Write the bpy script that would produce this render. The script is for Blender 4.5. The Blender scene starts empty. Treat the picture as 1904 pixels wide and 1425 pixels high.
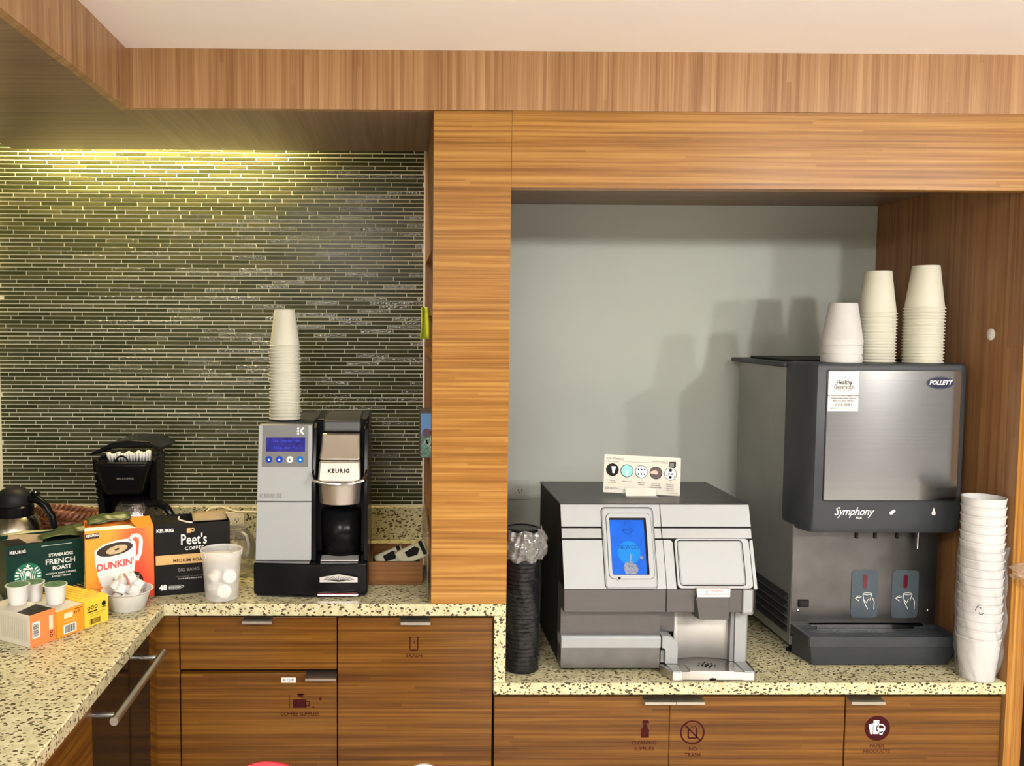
import bpy, bmesh, math, random
from math import sin, cos, pi, radians
from mathutils import Vector, Matrix
random.seed(7)
SC = bpy.context.scene
COL = SC.collection

# ------------------------------------------------------------------ camera
PITCH, YAW, ROLL = -.0664, .0114, .0042
fwd = Vector((sin(YAW)*cos(PITCH), cos(YAW)*cos(PITCH), sin(PITCH)))
rgt = Vector((cos(YAW), -sin(YAW), 0))
upv = rgt.cross(fwd)
r2 = rgt*cos(ROLL) + upv*sin(ROLL)
u2 = -rgt*sin(ROLL) + upv*cos(ROLL)
cd = bpy.data.cameras.new('camera')
cd.sensor_fit = 'HORIZONTAL'; cd.sensor_width = 36.0
cd.lens = 1650/1904*36
cd.shift_x = (952-759.87)/1904
cd.clip_start = .02
cam = bpy.data.objects.new('camera', cd); COL.objects.link(cam)
M = Matrix((( r2.x, u2.x, -fwd.x, 0), (r2.y, u2.y, -fwd.y, -2.10), (r2.z, u2.z, -fwd.z, 1.5884), (0, 0, 0, 1)))
cam.matrix_world = M
SC.camera = cam

# ------------------------------------------------------------------ world, lights, exposure
w = bpy.data.worlds.new('world'); SC.world = w; w.use_nodes = True
bg = w.node_tree.nodes['Background']
bg.inputs['Color'].default_value = (1.0, .96, .91, 1); bg.inputs['Strength'].default_value = .30
SC.view_settings.view_transform = 'Standard'; SC.view_settings.look = 'None'
SC.view_settings.gamma = 1; SC.view_settings.use_curve_mapping = False
SC.view_settings.exposure = -.08
SC.cycles.use_denoising = True; SC.cycles.use_adaptive_sampling = True; SC.cycles.adaptive_threshold = .08; SC.cycles.adaptive_min_samples = 16; SC.cycles.caustics_reflective = False; SC.cycles.caustics_refractive = False
SC.cycles.max_bounces = 5; SC.cycles.diffuse_bounces = 3; SC.cycles.glossy_bounces = 2; SC.cycles.transmission_bounces = 3; SC.cycles.transparent_max_bounces = 8

def lamp(name, kind, loc, power, color, size=.1, size_y=None, target=None):
    l = bpy.data.lights.new(name, kind); l.energy = power; l.color = color
    if kind == 'AREA':
        l.size = size
        if size_y: l.shape = 'RECTANGLE'; l.size_y = size_y
    else: l.shadow_soft_size = size
    o = bpy.data.objects.new(name, l); COL.objects.link(o); o.location = loc
    if target:
        o.rotation_euler = (Vector(target)-Vector(loc)).to_track_quat('-Z', 'Y').to_euler()
    return o
WARM = (1.0, .965, .925)
# two bare ceiling bulbs to the right behind the camera: they throw the twin cup shadows
lamp('ceiling_bulb_lamp', 'POINT', (1.90, -2.50, 2.14), 112, WARM, .06)
lamp('ceiling_bulb_lamp', 'POINT', (2.62, -2.35, 2.14), 98, WARM, .06)
# unseen fill panels added behind the camera to brighten the ceiling by floor bounce
for lx, ly, lp in ((-.4, -2.55, 98), (1.1, -2.7, 62), (-.4, -4.2, 78), (1.1, -4.2, 66)):
    lamp('fill_panel_lamp', 'AREA', (lx, ly, 2.205), lp, WARM, .6, .6, (lx, ly, 0))
# cove strip hidden in the slot above the tiled wall
lamp('cove_strip_lamp', 'AREA', (-.74, .575, 2.165), 20, (1.0, .80, .36), .80, .03, (-.74, .60, 1.6))

# ------------------------------------------------------------------ mesh helpers
class MB:
    def __init__(s): s.v = []; s.f = []
    def add(s, vs, fs):
        n = len(s.v); s.v += [tuple(p) for p in vs]; s.f += [tuple(i+n for i in f) for f in fs]; return s
    def box(s, x0, x1, y0, y1, z0, z1):
        return s.add([(x0,y0,z0),(x1,y0,z0),(x1,y1,z0),(x0,y1,z0),(x0,y0,z1),(x1,y0,z1),(x1,y1,z1),(x0,y1,z1)],
                     [(0,3,2,1),(4,5,6,7),(0,1,5,4),(1,2,6,5),(2,3,7,6),(3,0,4,7)])
    def hexa(s, p):   # 8 points: bottom four counter-clockwise, then top four
        return s.add(p, [(0,3,2,1),(4,5,6,7),(0,1,5,4),(1,2,6,5),(2,3,7,6),(3,0,4,7)])
    def pm(s, pts, a, b, fn):  # polygon (u,v) swept from w=a to w=b and mapped by fn(u,v,w)
        n = len(pts)
        vs = [fn(u, v, a) for u, v in pts] + [fn(u, v, b) for u, v in pts]
        fs = [tuple(range(n-1, -1, -1)), tuple(range(n, 2*n))] + [(i, (i+1) % n, n+(i+1) % n, n+i) for i in range(n)]
        return s.add(vs, fs)
    def prism(s, pts, axis, a, b):
        fn = {'x': lambda u, v, w: (w, u, v), 'y': lambda u, v, w: (u, w, v), 'z': lambda u, v, w: (u, v, w)}[axis]
        return s.pm(pts, a, b, fn)
    def frame(s, outer, inner, a, b, fn):  # ring between two loops with equally many points
        n = len(outer)
        vs = [fn(u, v, a) for u, v in outer]+[fn(u, v, a) for u, v in inner]+[fn(u, v, b) for u, v in outer]+[fn(u, v, b) for u, v in inner]
        fs = []
        for i in range(n):
            j = (i+1) % n
            fs += [(i, j, n+j, n+i), (2*n+i, 3*n+i, 3*n+j, 2*n+j), (i, 2*n+i, 2*n+j, j), (n+i, n+j, 3*n+j, 3*n+i)]
        return s.add(vs, fs)
    def lathe(s, prof, c=(0, 0, 0), n=28, sx=1, sy=1, a0=0, a1=2*pi, fn=None):
        full = abs(a1-a0-2*pi) < 1e-6; m = n if full else n+1
        vs = []
        for r, z in prof:
            for i in range(m):
                a = a0+(a1-a0)*i/n
                p = (c[0]+r*cos(a)*sx, c[1]+r*sin(a)*sy, c[2]+z)
                vs.append(fn(p) if fn else p)
        fs = []
        for k in range(len(prof)-1):
            for i in range(n):
                j = (i+1) % m
                fs.append((k*m+i, k*m+j, (k+1)*m+j, (k+1)*m+i))
        return s.add(vs, fs)
    def tube(s, pts, r, n=8, closed=False, flat=1.0):
        P = [Vector(p) for p in pts]; m = len(P); R = r if isinstance(r, (list, tuple)) else [r]*m
        t0 = (P[1]-P[0]).normalized(); up = Vector((0, 0, 1)) if abs(t0.z) < .9 else Vector((1, 0, 0))
        nn = (up - t0*up.dot(t0)).normalized(); vs = []
        for k in range(m):
            a = P[(k-1) % m] if (closed or k) else P[k]; b = P[(k+1) % m] if (closed or k < m-1) else P[k]
            t = (b-a).normalized(); nn = (nn - t*nn.dot(t)).normalized(); bb = t.cross(nn)
            for i in range(n):
                q = 2*pi*i/n; vs.append(P[k]+nn*cos(q)*R[k]*flat+bb*sin(q)*R[k])
        fs = []
        for k in range(m if closed else m-1):
            for i in range(n):
                j = (i+1) % n; k2 = (k+1) % m
                fs.append((k*n+i, k*n+j, k2*n+j, k2*n+i))
        if not closed: fs += [tuple(range(n-1, -1, -1)), tuple(range((m-1)*n, m*n))]
        return s.add(vs, fs)
    def patch(s, fn, nu, nv):
        vs = [fn(i/nu, j/nv) for j in range(nv+1) for i in range(nu+1)]
        return s.add(vs, [(j*(nu+1)+i, j*(nu+1)+i+1, (j+1)*(nu+1)+i+1, (j+1)*(nu+1)+i) for j in range(nv) for i in range(nu)])
    def ell(s, c, rx, ry, rz, n=20, m=12):
        return s.lathe([(max(1e-6, sin(pi*k/m)), -cos(pi*k/m)) for k in range(m+1)], (0, 0, 0), n,
                       fn=lambda p: (c[0]+p[0]*rx, c[1]+p[1]*ry, c[2]+p[2]*rz))
    def rot(s, mat, since=0):
        for i in range(since, len(s.v)): s.v[i] = tuple(mat @ Vector(s.v[i]))
        return s

def rr(x0, x1, z0, z1, r, n=4):
    if not isinstance(r, (list, tuple)): r = (r,)*4
    out = []
    for (cx, cz, a, q) in ((x0+r[0], z0+r[0], pi, r[0]), (x1-r[1], z0+r[1], 1.5*pi, r[1]), (x1-r[2], z1-r[2], 0, r[2]), (x0+r[3], z1-r[3], .5*pi, r[3])):
        for k in range(n+1): out.append((cx+q*cos(a+k*pi/2/n), cz+q*sin(a+k*pi/2/n)))
    return out
def circ(cx, cz, r, n=24, sz=1.0): return [(cx+r*cos(2*pi*k/n), cz+r*sz*sin(2*pi*k/n)) for k in range(n)]

ROOT = {}
def loc_of(p):
    return ROOT.get(p.name, (Vector((0, 0, 0)), True))
def mesh_of(name, mb, smooth=35, off=None):
    bm = bmesh.new()
    vs = [bm.verts.new(v if off is None else (v[0]-off[0], v[1]-off[1], v[2]-off[2])) for v in mb.v]
    for f in mb.f:
        try: bm.faces.new([vs[i] for i in f])
        except ValueError: pass
    bmesh.ops.remove_doubles(bm, verts=bm.verts, dist=1e-6)
    bmesh.ops.recalc_face_normals(bm, faces=bm.faces)
    me = bpy.data.meshes.new(name); bm.to_mesh(me); bm.free()
    if smooth:
        me.polygons.foreach_set('use_smooth', [True]*len(me.polygons)); me.set_sharp_from_angle(angle=radians(smooth))
    return me
def tag(o, label=None, cat=None, group=None, kind=None):
    if label: o['label'] = label
    if cat: o['category'] = cat
    if group: o['group'] = group
    if kind: o['kind'] = kind
    return o
def obj(name, mb, mat, parent=None, bevel=0, seg=2, smooth=35, label=None, cat=None, group=None, kind=None, solid=0, origin=None):
    """one mesh object; world coordinates, or the parent's own when that parent is a 'local' thing"""
    off = None
    if parent is not None:
        L, loc = loc_of(parent)
        if not loc: off = L
    elif origin is not None: off = origin
    me = mesh_of(name, mb, smooth, off)
    me.materials.append(mat)
    o = bpy.data.objects.new(name, me); COL.objects.link(o)
    if parent is not None:
        o.parent = parent; ROOT[o.name] = loc_of(parent)
    elif origin is not None: o.location = origin
    if bevel:
        b = o.modifiers.new('bevel', 'BEVEL'); b.width = bevel; b.segments = seg; b.limit_method = 'ANGLE'; b.angle_limit = radians(40)
    if solid:
        q = o.modifiers.new('solid', 'SOLIDIFY'); q.thickness = solid
    return tag(o, label, cat, group, kind)
def thing(name, label, cat, loc, rotz=0, group=None, local=False, kind=None):
    """an Empty at the thing's base; parts given in world coordinates unless local"""
    o = bpy.data.objects.new(name, None); COL.objects.link(o); o.empty_display_size = .05
    o.location = loc; o.rotation_euler = (0, 0, rotz)
    ROOT[o.name] = (Vector(loc), local or rotz != 0)
    return tag(o, label, cat, group, kind)
def struct(name, mb, mat, label=None, **k):
    return obj(name, mb, mat, kind='structure', label=label, **k)
def dup(root, loc, rot=None, label=None, group=None):
    c = root.copy(); COL.objects.link(c); c.location = loc
    if rot is not None: c.rotation_euler = rot
    if label: c['label'] = label
    if group: c['group'] = group
    for ch in list(root.children):
        d = ch.copy(); COL.objects.link(d); d.parent = c
        for g in list(ch.children):
            e = g.copy(); COL.objects.link(e); e.parent = d
    return c
def B(*a): return MB().box(*a)

# flat print: lettering and marks laid on a surface given by an origin and two directions
def place(origin, xd, yd, off=.0004):
    o = Vector(origin); x = Vector(xd).normalized(); y = Vector(yd).normalized(); n = x.cross(y)
    return lambda u, v, w=0: o + x*u + y*v + n*(off+w)
FRONT = ((1, 0, 0), (0, 0, 1))
def text(name, s, parent, mat, origin, size, xd=(1,0,0), yd=(0,0,1), align='CENTER', bold=0, shear=0, space=1.0, sx=1.0, off=.0004):
    cu = bpy.data.curves.new('t', 'FONT'); cu.body = s; cu.size = size; cu.align_x = align; cu.align_y = 'CENTER'
    cu.offset = bold*size; cu.shear = shear; cu.space_character = space; cu.resolution_u = 2
    t = bpy.data.objects.new('t', cu); COL.objects.link(t)
    dg = bpy.context.evaluated_depsgraph_get(); me0 = t.evaluated_get(dg).to_mesh()
    f = place(origin, xd, yd, off); mb = MB()
    mb.add([f(v.co.x*sx, v.co.y) for v in me0.vertices], [tuple(p.vertices) for p in me0.polygons])
    t.evaluated_get(dg).to_mesh_clear(); bpy.data.objects.remove(t); bpy.data.curves.remove(cu)
    return flat(name, mb, parent, mat)
def flat(name, mb, parent, mat, label=None):
    L, loc = loc_of(parent); me = bpy.data.meshes.new(name)
    me.from_pydata([v if loc else (v[0]-L[0], v[1]-L[1], v[2]-L[2]) for v in mb.v], [], mb.f); me.materials.append(mat)
    o = bpy.data.objects.new(name, me); COL.objects.link(o); o.parent = parent; ROOT[o.name] = loc_of(parent)
    return tag(o, label)
def marks(name, polys, parent, mat, origin, xd=(1,0,0), yd=(0,0,1), off=.0004, label=None):
    f = place(origin, xd, yd, off); mb = MB()
    for p in polys: mb.add([f(u, v) for u, v in p], [tuple(range(len(p)))])
    return flat(name, mb, parent, mat, label)
def ringpolys(cx, cz, r0, r1, n=28, a0=0, a1=2*pi):
    out = []
    for k in range(n):
        a = a0+(a1-a0)*k/n; b = a0+(a1-a0)*(k+1)/n
        out.append([(cx+r0*cos(a), cz+r0*sin(a)), (cx+r1*cos(a), cz+r1*sin(a)), (cx+r1*cos(b), cz+r1*sin(b)), (cx+r0*cos(b), cz+r0*sin(b))])
    return out
def q(x0, x1, z0, z1): return [(x0, z0), (x1, z0), (x1, z1), (x0, z1)]
def stroke(pts, w):
    out = []
    for (a, b), (c, d) in zip(pts, pts[1:]):
        L = math.hypot(c-a, d-b) or 1e-9; nx, nz = -(d-b)/L*w/2, (c-a)/L*w/2
        out.append([(a+nx, b+nz), (a-nx, b-nz), (c-nx, d-nz), (c+nx, d+nz)])
    return out
def barcode(x0, x1, z0, z1, n, seed, vertical=False):
    rnd = random.Random(seed); out = []; L = (z1-z0) if vertical else (x1-x0); p = 0
    ws = [(rnd.uniform(.3, 1.2), rnd.uniform(.3, 1.0)) for _ in range(n)]; tot = sum(a+b for a, b in ws)
    for a, b in ws:
        s0 = p/tot*L; s1 = (p+a)/tot*L; p += a+b
        out.append(q(x0, x1, z0+s0, z0+s1) if vertical else q(x0+s0, x0+s1, z0, z1))
    return out

# ------------------------------------------------------------------ materials (all node based)
def newmat(name):
    m = bpy.data.materials.new(name); m.use_nodes = True; nt = m.node_tree
    return m, nt, nt.nodes['Principled BSDF']
def nd(nt, t, **k):
    n = nt.nodes.new(t)
    for a, b in k.items():
        if a in n.inputs.keys() if hasattr(n.inputs, 'keys') else False: n.inputs[a].default_value = b
        else: setattr(n, a, b)
    return n
def lk(nt, a, b): nt.links.new(a, b)
def math_(nt, op, a, b=None, c=None):
    n = nt.nodes.new('ShaderNodeMath'); n.operation = op
    for i, x in enumerate((a, b, c)):
        if x is None: continue
        if isinstance(x, (int, float)): n.inputs[i].default_value = x
        else: nt.links.new(x, n.inputs[i])
    return n.outputs[0]
def ramp(nt, fac, stops):
    r = nt.nodes.new('ShaderNodeValToRGB'); e = r.color_ramp.elements
    while len(e) < len(stops): e.new(.5)
    for el, (p, c) in zip(e, stops): el.position = p; el.color = (*c, 1)
    nt.links.new(fac, r.inputs[0]); return r.outputs[0]
def pm(name, col, rough=.5, metal=0, var=.06, scale=30, bump=0, coat=0, trans=0, ior=1.45, emit=0, alpha=1, spec=.5, bscale=None, stretch=None, aniso=None):
    m, nt, p = newmat(name)
    geo = nt.nodes.new('ShaderNodeNewGeometry'); vec = geo.outputs['Position']
    if stretch:
        mp = nt.nodes.new('ShaderNodeVectorMath'); mp.operation = 'MULTIPLY'; mp.inputs[1].default_value = stretch
        lk(nt, vec, mp.inputs[0]); vec = mp.outputs[0]
    no = nt.nodes.new('ShaderNodeTexNoise'); no.inputs['Scale'].default_value = scale; no.inputs['Detail'].default_value = 3
    lk(nt, vec, no.inputs['Vector'])
    lo = tuple(c*(1-var) for c in col); hi = tuple(min(1, c*(1+var)) for c in col)
    c = ramp(nt, no.outputs['Fac'], [(.3, lo), (.7, hi)])
    lk(nt, c, p.inputs['Base Color'])
    p.inputs['Roughness'].default_value = rough; p.inputs['Metallic'].default_value = metal
    p.inputs['Coat Weight'].default_value = coat; p.inputs['Transmission Weight'].default_value = trans
    p.inputs['IOR'].default_value = ior; p.inputs['Alpha'].default_value = alpha; p.inputs['Specular IOR Level'].default_value = spec
    if emit:
        lk(nt, c, p.inputs['Emission Color']); p.inputs['Emission Strength'].default_value = emit
        for l_ in list(p.inputs['Base Color'].links): nt.links.remove(l_)
        p.inputs['Base Color'].default_value = (.004, .004, .005, 1); p.inputs['Specular IOR Level'].default_value = .04
    if aniso:
        tv = nt.nodes.new('ShaderNodeCombineXYZ')
        for i_ in range(3): tv.inputs[i_].default_value = aniso[i_]
        p.inputs['Anisotropic'].default_value = .92; lk(nt, tv.outputs[0], p.inputs['Tangent'])
    if bump:
        n2 = no
        if bscale:
            n2 = nt.nodes.new('ShaderNodeTexNoise'); n2.inputs['Scale'].default_value = bscale; lk(nt, vec, n2.inputs['Vector'])
        b = nt.nodes.new('ShaderNodeBump'); b.inputs['Strength'].default_value = bump; b.inputs['Distance'].default_value = .002
        lk(nt, n2.outputs['Fac'], b.inputs['Height']); lk(nt, b.outputs[0], p.inputs['Normal'])
    return m
def wood(name, along, across, cols, rough=.34, strip=.0062, coat=.04):
    m, nt, p = newmat(name)
    geo = nt.nodes.new('ShaderNodeNewGeometry')
    def dot(v):
        d = nt.nodes.new('ShaderNodeVectorMath'); d.operation = 'DOT_PRODUCT'; d.inputs[1].default_value = v
        lk(nt, geo.outputs['Position'], d.inputs[0]); return d.outputs['Value']
    a = dot(along); b = dot(across)
    def noise(sa, sb, det, off):
        c = nt.nodes.new('ShaderNodeCombineXYZ'); lk(nt, math_(nt, 'MULTIPLY', a, sa), c.inputs[0]); lk(nt, math_(nt, 'MULTIPLY', b, sb), c.inputs[1])
        c.inputs[2].default_value = off
        n = nt.nodes.new('ShaderNodeTexNoise'); n.inputs['Scale'].default_value = 1; n.inputs['Detail'].default_value = det; n.inputs['Roughness'].default_value = .6
        lk(nt, c.outputs[0], n.inputs['Vector']); return n.outputs['Fac']
    fine = noise(4, 420, 3, 1.3); mid = noise(2.2, 110, 2, 4.1); broad = noise(.9, 26, 2, 8.7)
    row = math_(nt, 'FLOOR', math_(nt, 'DIVIDE', b, strip))
    wn = nt.nodes.new('ShaderNodeTexWhiteNoise'); wn.noise_dimensions = '2D'
    c = nt.nodes.new('ShaderNodeCombineXYZ'); lk(nt, row, c.inputs[0])
    sh = nt.nodes.new('ShaderNodeTexWhiteNoise'); sh.noise_dimensions = '1D'; lk(nt, row, sh.inputs['W'])
    lk(nt, math_(nt, 'FLOOR', math_(nt, 'ADD', math_(nt, 'MULTIPLY', a, .8), math_(nt, 'MULTIPLY', sh.outputs['Value'], 7))), c.inputs[1])
    lk(nt, c.outputs[0], wn.inputs['Vector'])
    f = math_(nt, 'ADD', math_(nt, 'MULTIPLY', fine, .34), math_(nt, 'MULTIPLY', mid, .36))
    f = math_(nt, 'ADD', f, math_(nt, 'MULTIPLY', broad, .26)); f = math_(nt, 'ADD', f, math_(nt, 'MULTIPLY', wn.outputs['Value'], .13))
    col = ramp(nt, f, [(.36, cols[0]), (.52, cols[1]), (.70, cols[2])])
    lk(nt, col, p.inputs['Base Color']); p.inputs['Roughness'].default_value = rough
    p.inputs['Coat Weight'].default_value = coat; p.inputs['Coat Roughness'].default_value = .25; p.inputs['Specular IOR Level'].default_value = .22
    bp = nt.nodes.new('ShaderNodeBump'); bp.inputs['Strength'].default_value = .12; bp.inputs['Distance'].default_value = .001
    lk(nt, fine, bp.inputs['Height']); lk(nt, bp.outputs[0], p.inputs['Normal'])
    return m
def stone(name):
    m, nt, p = newmat(name)
    geo = nt.nodes.new('ShaderNodeNewGeometry'); pos = geo.outputs['Position']
    wob = nt.nodes.new('ShaderNodeTexNoise'); wob.inputs['Scale'].default_value = 160; lk(nt, pos, wob.inputs['Vector'])
    def chips(rot, sc, thr, seed):
        mp = nt.nodes.new('ShaderNodeMapping'); mp.inputs['Rotation'].default_value = rot; mp.inputs['Location'].default_value = (seed, seed*2, seed*3)
        lk(nt, pos, mp.inputs['Vector'])
        ml = nt.nodes.new('ShaderNodeVectorMath'); ml.operation = 'MULTIPLY'; ml.inputs[1].default_value = sc; lk(nt, mp.outputs[0], ml.inputs[0])
        ad = nt.nodes.new('ShaderNodeVectorMath'); ad.operation = 'MULTIPLY_ADD'; ad.inputs[1].default_value = (.5, .5, .5)
        lk(nt, wob.outputs['Color'], ad.inputs[0]); lk(nt, ml.outputs[0], ad.inputs[2])
        v = nt.nodes.new('ShaderNodeTexVoronoi'); v.inputs['Scale'].default_value = 1; v.inputs['Randomness'].default_value = 1; lk(nt, ad.outputs[0], v.inputs['Vector'])
        sp = nt.nodes.new('ShaderNodeSeparateColor'); lk(nt, v.outputs['Color'], sp.inputs[0])
        lim = math_(nt, 'MULTIPLY', math_(nt, 'SUBTRACT', sp.outputs[0], .27), thr)
        return math_(nt, 'LESS_THAN', v.outputs['Distance'], lim)
    k1 = chips((.3, .2, .35), (75, 150, 150), .62, 1.0)
    k2 = chips((.5, .1, -.6), (80, 165, 140), .60, 5.0)
    k3 = chips((1.1, .6, 1.2), (150, 90, 170), .55, 9.0)
    dark = math_(nt, 'MAXIMUM', k1, math_(nt, 'MAXIMUM', k2, k3))
    big = nt.nodes.new('ShaderNodeTexNoise'); big.inputs['Scale'].default_value = 55; big.inputs['Detail'].default_value = 5; lk(nt, pos, big.inputs['Vector'])
    base = ramp(nt, big.outputs['Fac'], [(.35, (.40, .355, .20)), (.62, (.535, .49, .30))])
    mx = nt.nodes.new('ShaderNodeMix'); mx.data_type = 'RGBA'; lk(nt, dark, mx.inputs['Factor']); lk(nt, base, mx.inputs['A'])
    mx.inputs['B'].default_value = (.050, .034, .016, 1)
    lk(nt, mx.outputs['Result'], p.inputs['Base Color']); p.inputs['Roughness'].default_value = .34; p.inputs['Specular IOR Level'].default_value = .3
    return m
def tilemat(name, per_island):
    m, nt, p = newmat(name)
    if per_island: rnd = nt.nodes.new('ShaderNodeNewGeometry').outputs['Random Per Island']
    else: rnd = nt.nodes.new('ShaderNodeObjectInfo').outputs['Random']
    geo = nt.nodes.new('ShaderNodeNewGeometry')
    st = nt.nodes.new('ShaderNodeVectorMath'); st.operation = 'MULTIPLY'; st.inputs[1].default_value = (30, 30, 260); lk(nt, geo.outputs['Position'], st.inputs[0])
    n1 = nt.nodes.new('ShaderNodeTexNoise'); n1.inputs['Scale'].default_value = 1; lk(nt, st.outputs[0], n1.inputs['Vector'])
    f = math_(nt, 'ADD', math_(nt, 'MULTIPLY', rnd, .6), math_(nt, 'MULTIPLY', n1.outputs['Fac'], .4))
    lk(nt, ramp(nt, f, [(.2, (.026, .030, .011)), (.5, (.040, .043, .017)), (.85, (.064, .064, .027))]), p.inputs['Base Color'])
    p.inputs['Roughness'].default_value = .20; p.inputs['Specular IOR Level'].default_value = .28
    n2 = nt.nodes.new('ShaderNodeTexNoise'); n2.inputs['Scale'].default_value = 190; n2.inputs['Detail'].default_value = 2; lk(nt, geo.outputs['Position'], n2.inputs['Vector'])
    # about every sixth tile is rippled glass
    rip = math_(nt, 'GREATER_THAN', math_(nt, 'FRACT', math_(nt, 'MULTIPLY', rnd, 37.7)), .74)
    b = nt.nodes.new('ShaderNodeBump'); b.inputs['Distance'].default_value = .0016
    lk(nt, math_(nt, 'ADD', math_(nt, 'MULTIPLY', rip, .75), .03), b.inputs['Strength']); lk(nt, n2.outputs['Fac'], b.inputs['Height'])
    lk(nt, b.outputs[0], p.inputs['Normal'])
    lk(nt, math_(nt, 'SUBTRACT', .22, math_(nt, 'MULTIPLY', rip, .14)), p.inputs['Roughness']); lk(nt, math_(nt, 'ADD', .13, math_(nt, 'MULTIPLY', rip, .50)), p.inputs['Specular IOR Level'])
    return m
def film(name, col, amount, rough=.15, face=.5):
    m, nt, p = newmat(name); nt.nodes.remove(p)
    out = nt.nodes['Material Output']
    tr = nt.nodes.new('ShaderNodeBsdfTransparent'); gl = nt.nodes.new('ShaderNodeBsdfGlossy'); gl.inputs['Roughness'].default_value = rough
    df = nt.nodes.new('ShaderNodeBsdfDiffuse'); df.inputs['Color'].default_value = (*col, 1); gl.inputs['Color'].default_value = (.9, .9, .9, 1)
    geo = nt.nodes.new('ShaderNodeNewGeometry')
    no = nt.nodes.new('ShaderNodeTexNoise'); no.inputs['Scale'].default_value = 70; no.inputs['Detail'].default_value = 3; lk(nt, geo.outputs['Position'], no.inputs['Vector'])
    b = nt.nodes.new('ShaderNodeBump'); b.inputs['Strength'].default_value = .7; b.inputs['Distance'].default_value = .006; lk(nt, no.outputs['Fac'], b.inputs['Height'])
    lk(nt, b.outputs[0], gl.inputs['Normal'])
    m1 = nt.nodes.new('ShaderNodeMixShader'); m1.inputs[0].default_value = .5; lk(nt, df.outputs[0], m1.inputs[1]); lk(nt, gl.outputs[0], m1.inputs[2])
    lw = nt.nodes.new('ShaderNodeLayerWeight'); lw.inputs['Blend'].default_value = .35; lk(nt, b.outputs[0], lw.inputs['Normal'])
    fac = math_(nt, 'MINIMUM', math_(nt, 'ADD', math_(nt, 'MULTIPLY', lw.outputs['Facing'], face), amount), 1.0)
    m2 = nt.nodes.new('ShaderNodeMixShader'); lk(nt, fac, m2.inputs[0]); lk(nt, tr.outputs[0], m2.inputs[1]); lk(nt, m1.outputs[0], m2.inputs[2])
    lk(nt, m2.outputs[0], out.inputs['Surface'])
    return m

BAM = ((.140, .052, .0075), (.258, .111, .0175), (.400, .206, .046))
BAM_SHADED = ((.046, .0155, .0015), (.094, .0345, .003), (.178, .075, .008))  # pillar bamboo again, with the shade on the low doors put into the colour
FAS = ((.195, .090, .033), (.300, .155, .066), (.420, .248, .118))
UND_SHADED = ((.105, .062, .036), (.165, .104, .064), (.230, .155, .100))  # darker, greyer veneer: shade and cool bounce light put into the colour
X_, Y_, Z_ = (1, 0, 0), (0, 1, 0), (0, 0, 1)
W_beam = wood('bamboo_horizontal', X_, (0, .7, 1), BAM)
W_door = wood('bamboo_door_shaded', X_, (0, .7, 1), BAM_SHADED)
W_doorY = wood('bamboo_side_door_shaded', Y_, (.7, 0, 1), BAM_SHADED)
W_fasc = wood('veneer_vertical', Z_, (1, 1, 0), FAS, strip=.011)
W_under = wood('veneer_underside_shaded', Y_, (1, 0, .3), UND_SHADED, strip=.011)
W_underX = wood('veneer_underside_across_shaded', X_, (0, 1, .3), UND_SHADED, strip=.011)
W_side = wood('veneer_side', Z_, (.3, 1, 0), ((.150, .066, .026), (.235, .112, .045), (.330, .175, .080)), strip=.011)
W_box = wood('box_wood', X_, (0, .7, 1), ((.10, .040, .010), (.16, .068, .018), (.21, .098, .030)))
STONE = stone('terrazzo')
M_wall = pm('wall_paint', (.40, .425, .38), .7, var=.02, scale=4)
M_ceil = pm('ceiling_paint', (.90, .85, .80), .8, var=.02, scale=3)
M_grout = pm('grout', (.60, .58, .45), .8, var=.04, scale=60)
M_floor = pm('pale_floor', (.64, .60, .555), .6, var=.08, scale=8)
M_dark = pm('cabinet_gap', (.012, .005, .003), .8, spec=.1)
M_black = pm('black_plastic', (.005, .005, .0055), .22, var=.1, spec=.12)
M_blackm = pm('black_matte', (.010, .010, .0105), .5, var=.1, spec=.2)
M_gloss = pm('black_gloss', (.010, .007, .005), .08, spec=.35)
M_char = pm('charcoal_plastic', (.034, .038, .042), .42, var=.05, spec=.3)
M_steel = pm('brushed_steel', (.60, .595, .58), .145, 1, var=.05, scale=1, stretch=(3, 3, 900), aniso=(0, 0, 1))
M_steeld = pm('dull_steel', (.145, .14, .135), .40, 1, var=.16, scale=14)
M_steelv = pm('steel_vertical', (.55, .53, .50), .3, 1, var=.05, scale=1, bump=.10, stretch=(900, 900, 3))
M_chrome = pm('chrome', (.80, .79, .77), .08, 1, var=.02)
M_pull = pm('pull_metal', (.42, .39, .33), .42, 1, var=.03)
M_silver = pm('silver_plastic', (.275, .284, .284), .5, .1, var=.015, scale=6)
M_silver2 = pm('silver_paint', (.185, .185, .18), .42, .3, var=.02, scale=6)
M_bronze = pm('champagne_metal', (.42, .37, .31), .3, .85, var=.03, scale=8)
M_white = pm('white_plastic', (.60, .585, .55), .4, var=.02)
M_cup = pm('cream_paper', (.52, .505, .41), .6, var=.02, scale=12)
M_foam = pm('white_foam', (.50, .49, .475), .7, var=.02, scale=90)
M_ivory = pm('ivory_plastic', (.74, .66, .48), .45, var=.02)
M_card = pm('card_stock', (.52, .50, .43), .6, var=.02)
M_kraft = pm('kraft_board', (.30, .22, .13), .8, var=.1)
M_ink = pm('dark_ink', (.012, .011, .010), .6, spec=.1)
M_grey = pm('grey_ink', (.16, .155, .145), .6, spec=.1)
M_white_ink = pm('white_ink', (.74, .73, .68), .6, var=.02)
M_maroon = pm('maroon_vinyl', (.036, .004, .005), .6, spec=.1)
M_red = pm('red_ink', (.62, .06, .06), .5)
M_redp = pm('red_plastic', (.72, .03, .05), .3)
M_green = pm('dark_green_board', (.004, .028, .019), .45, var=.05, spec=.2)
M_green2 = pm('emblem_green', (.004, .13, .075), .45)
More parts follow.
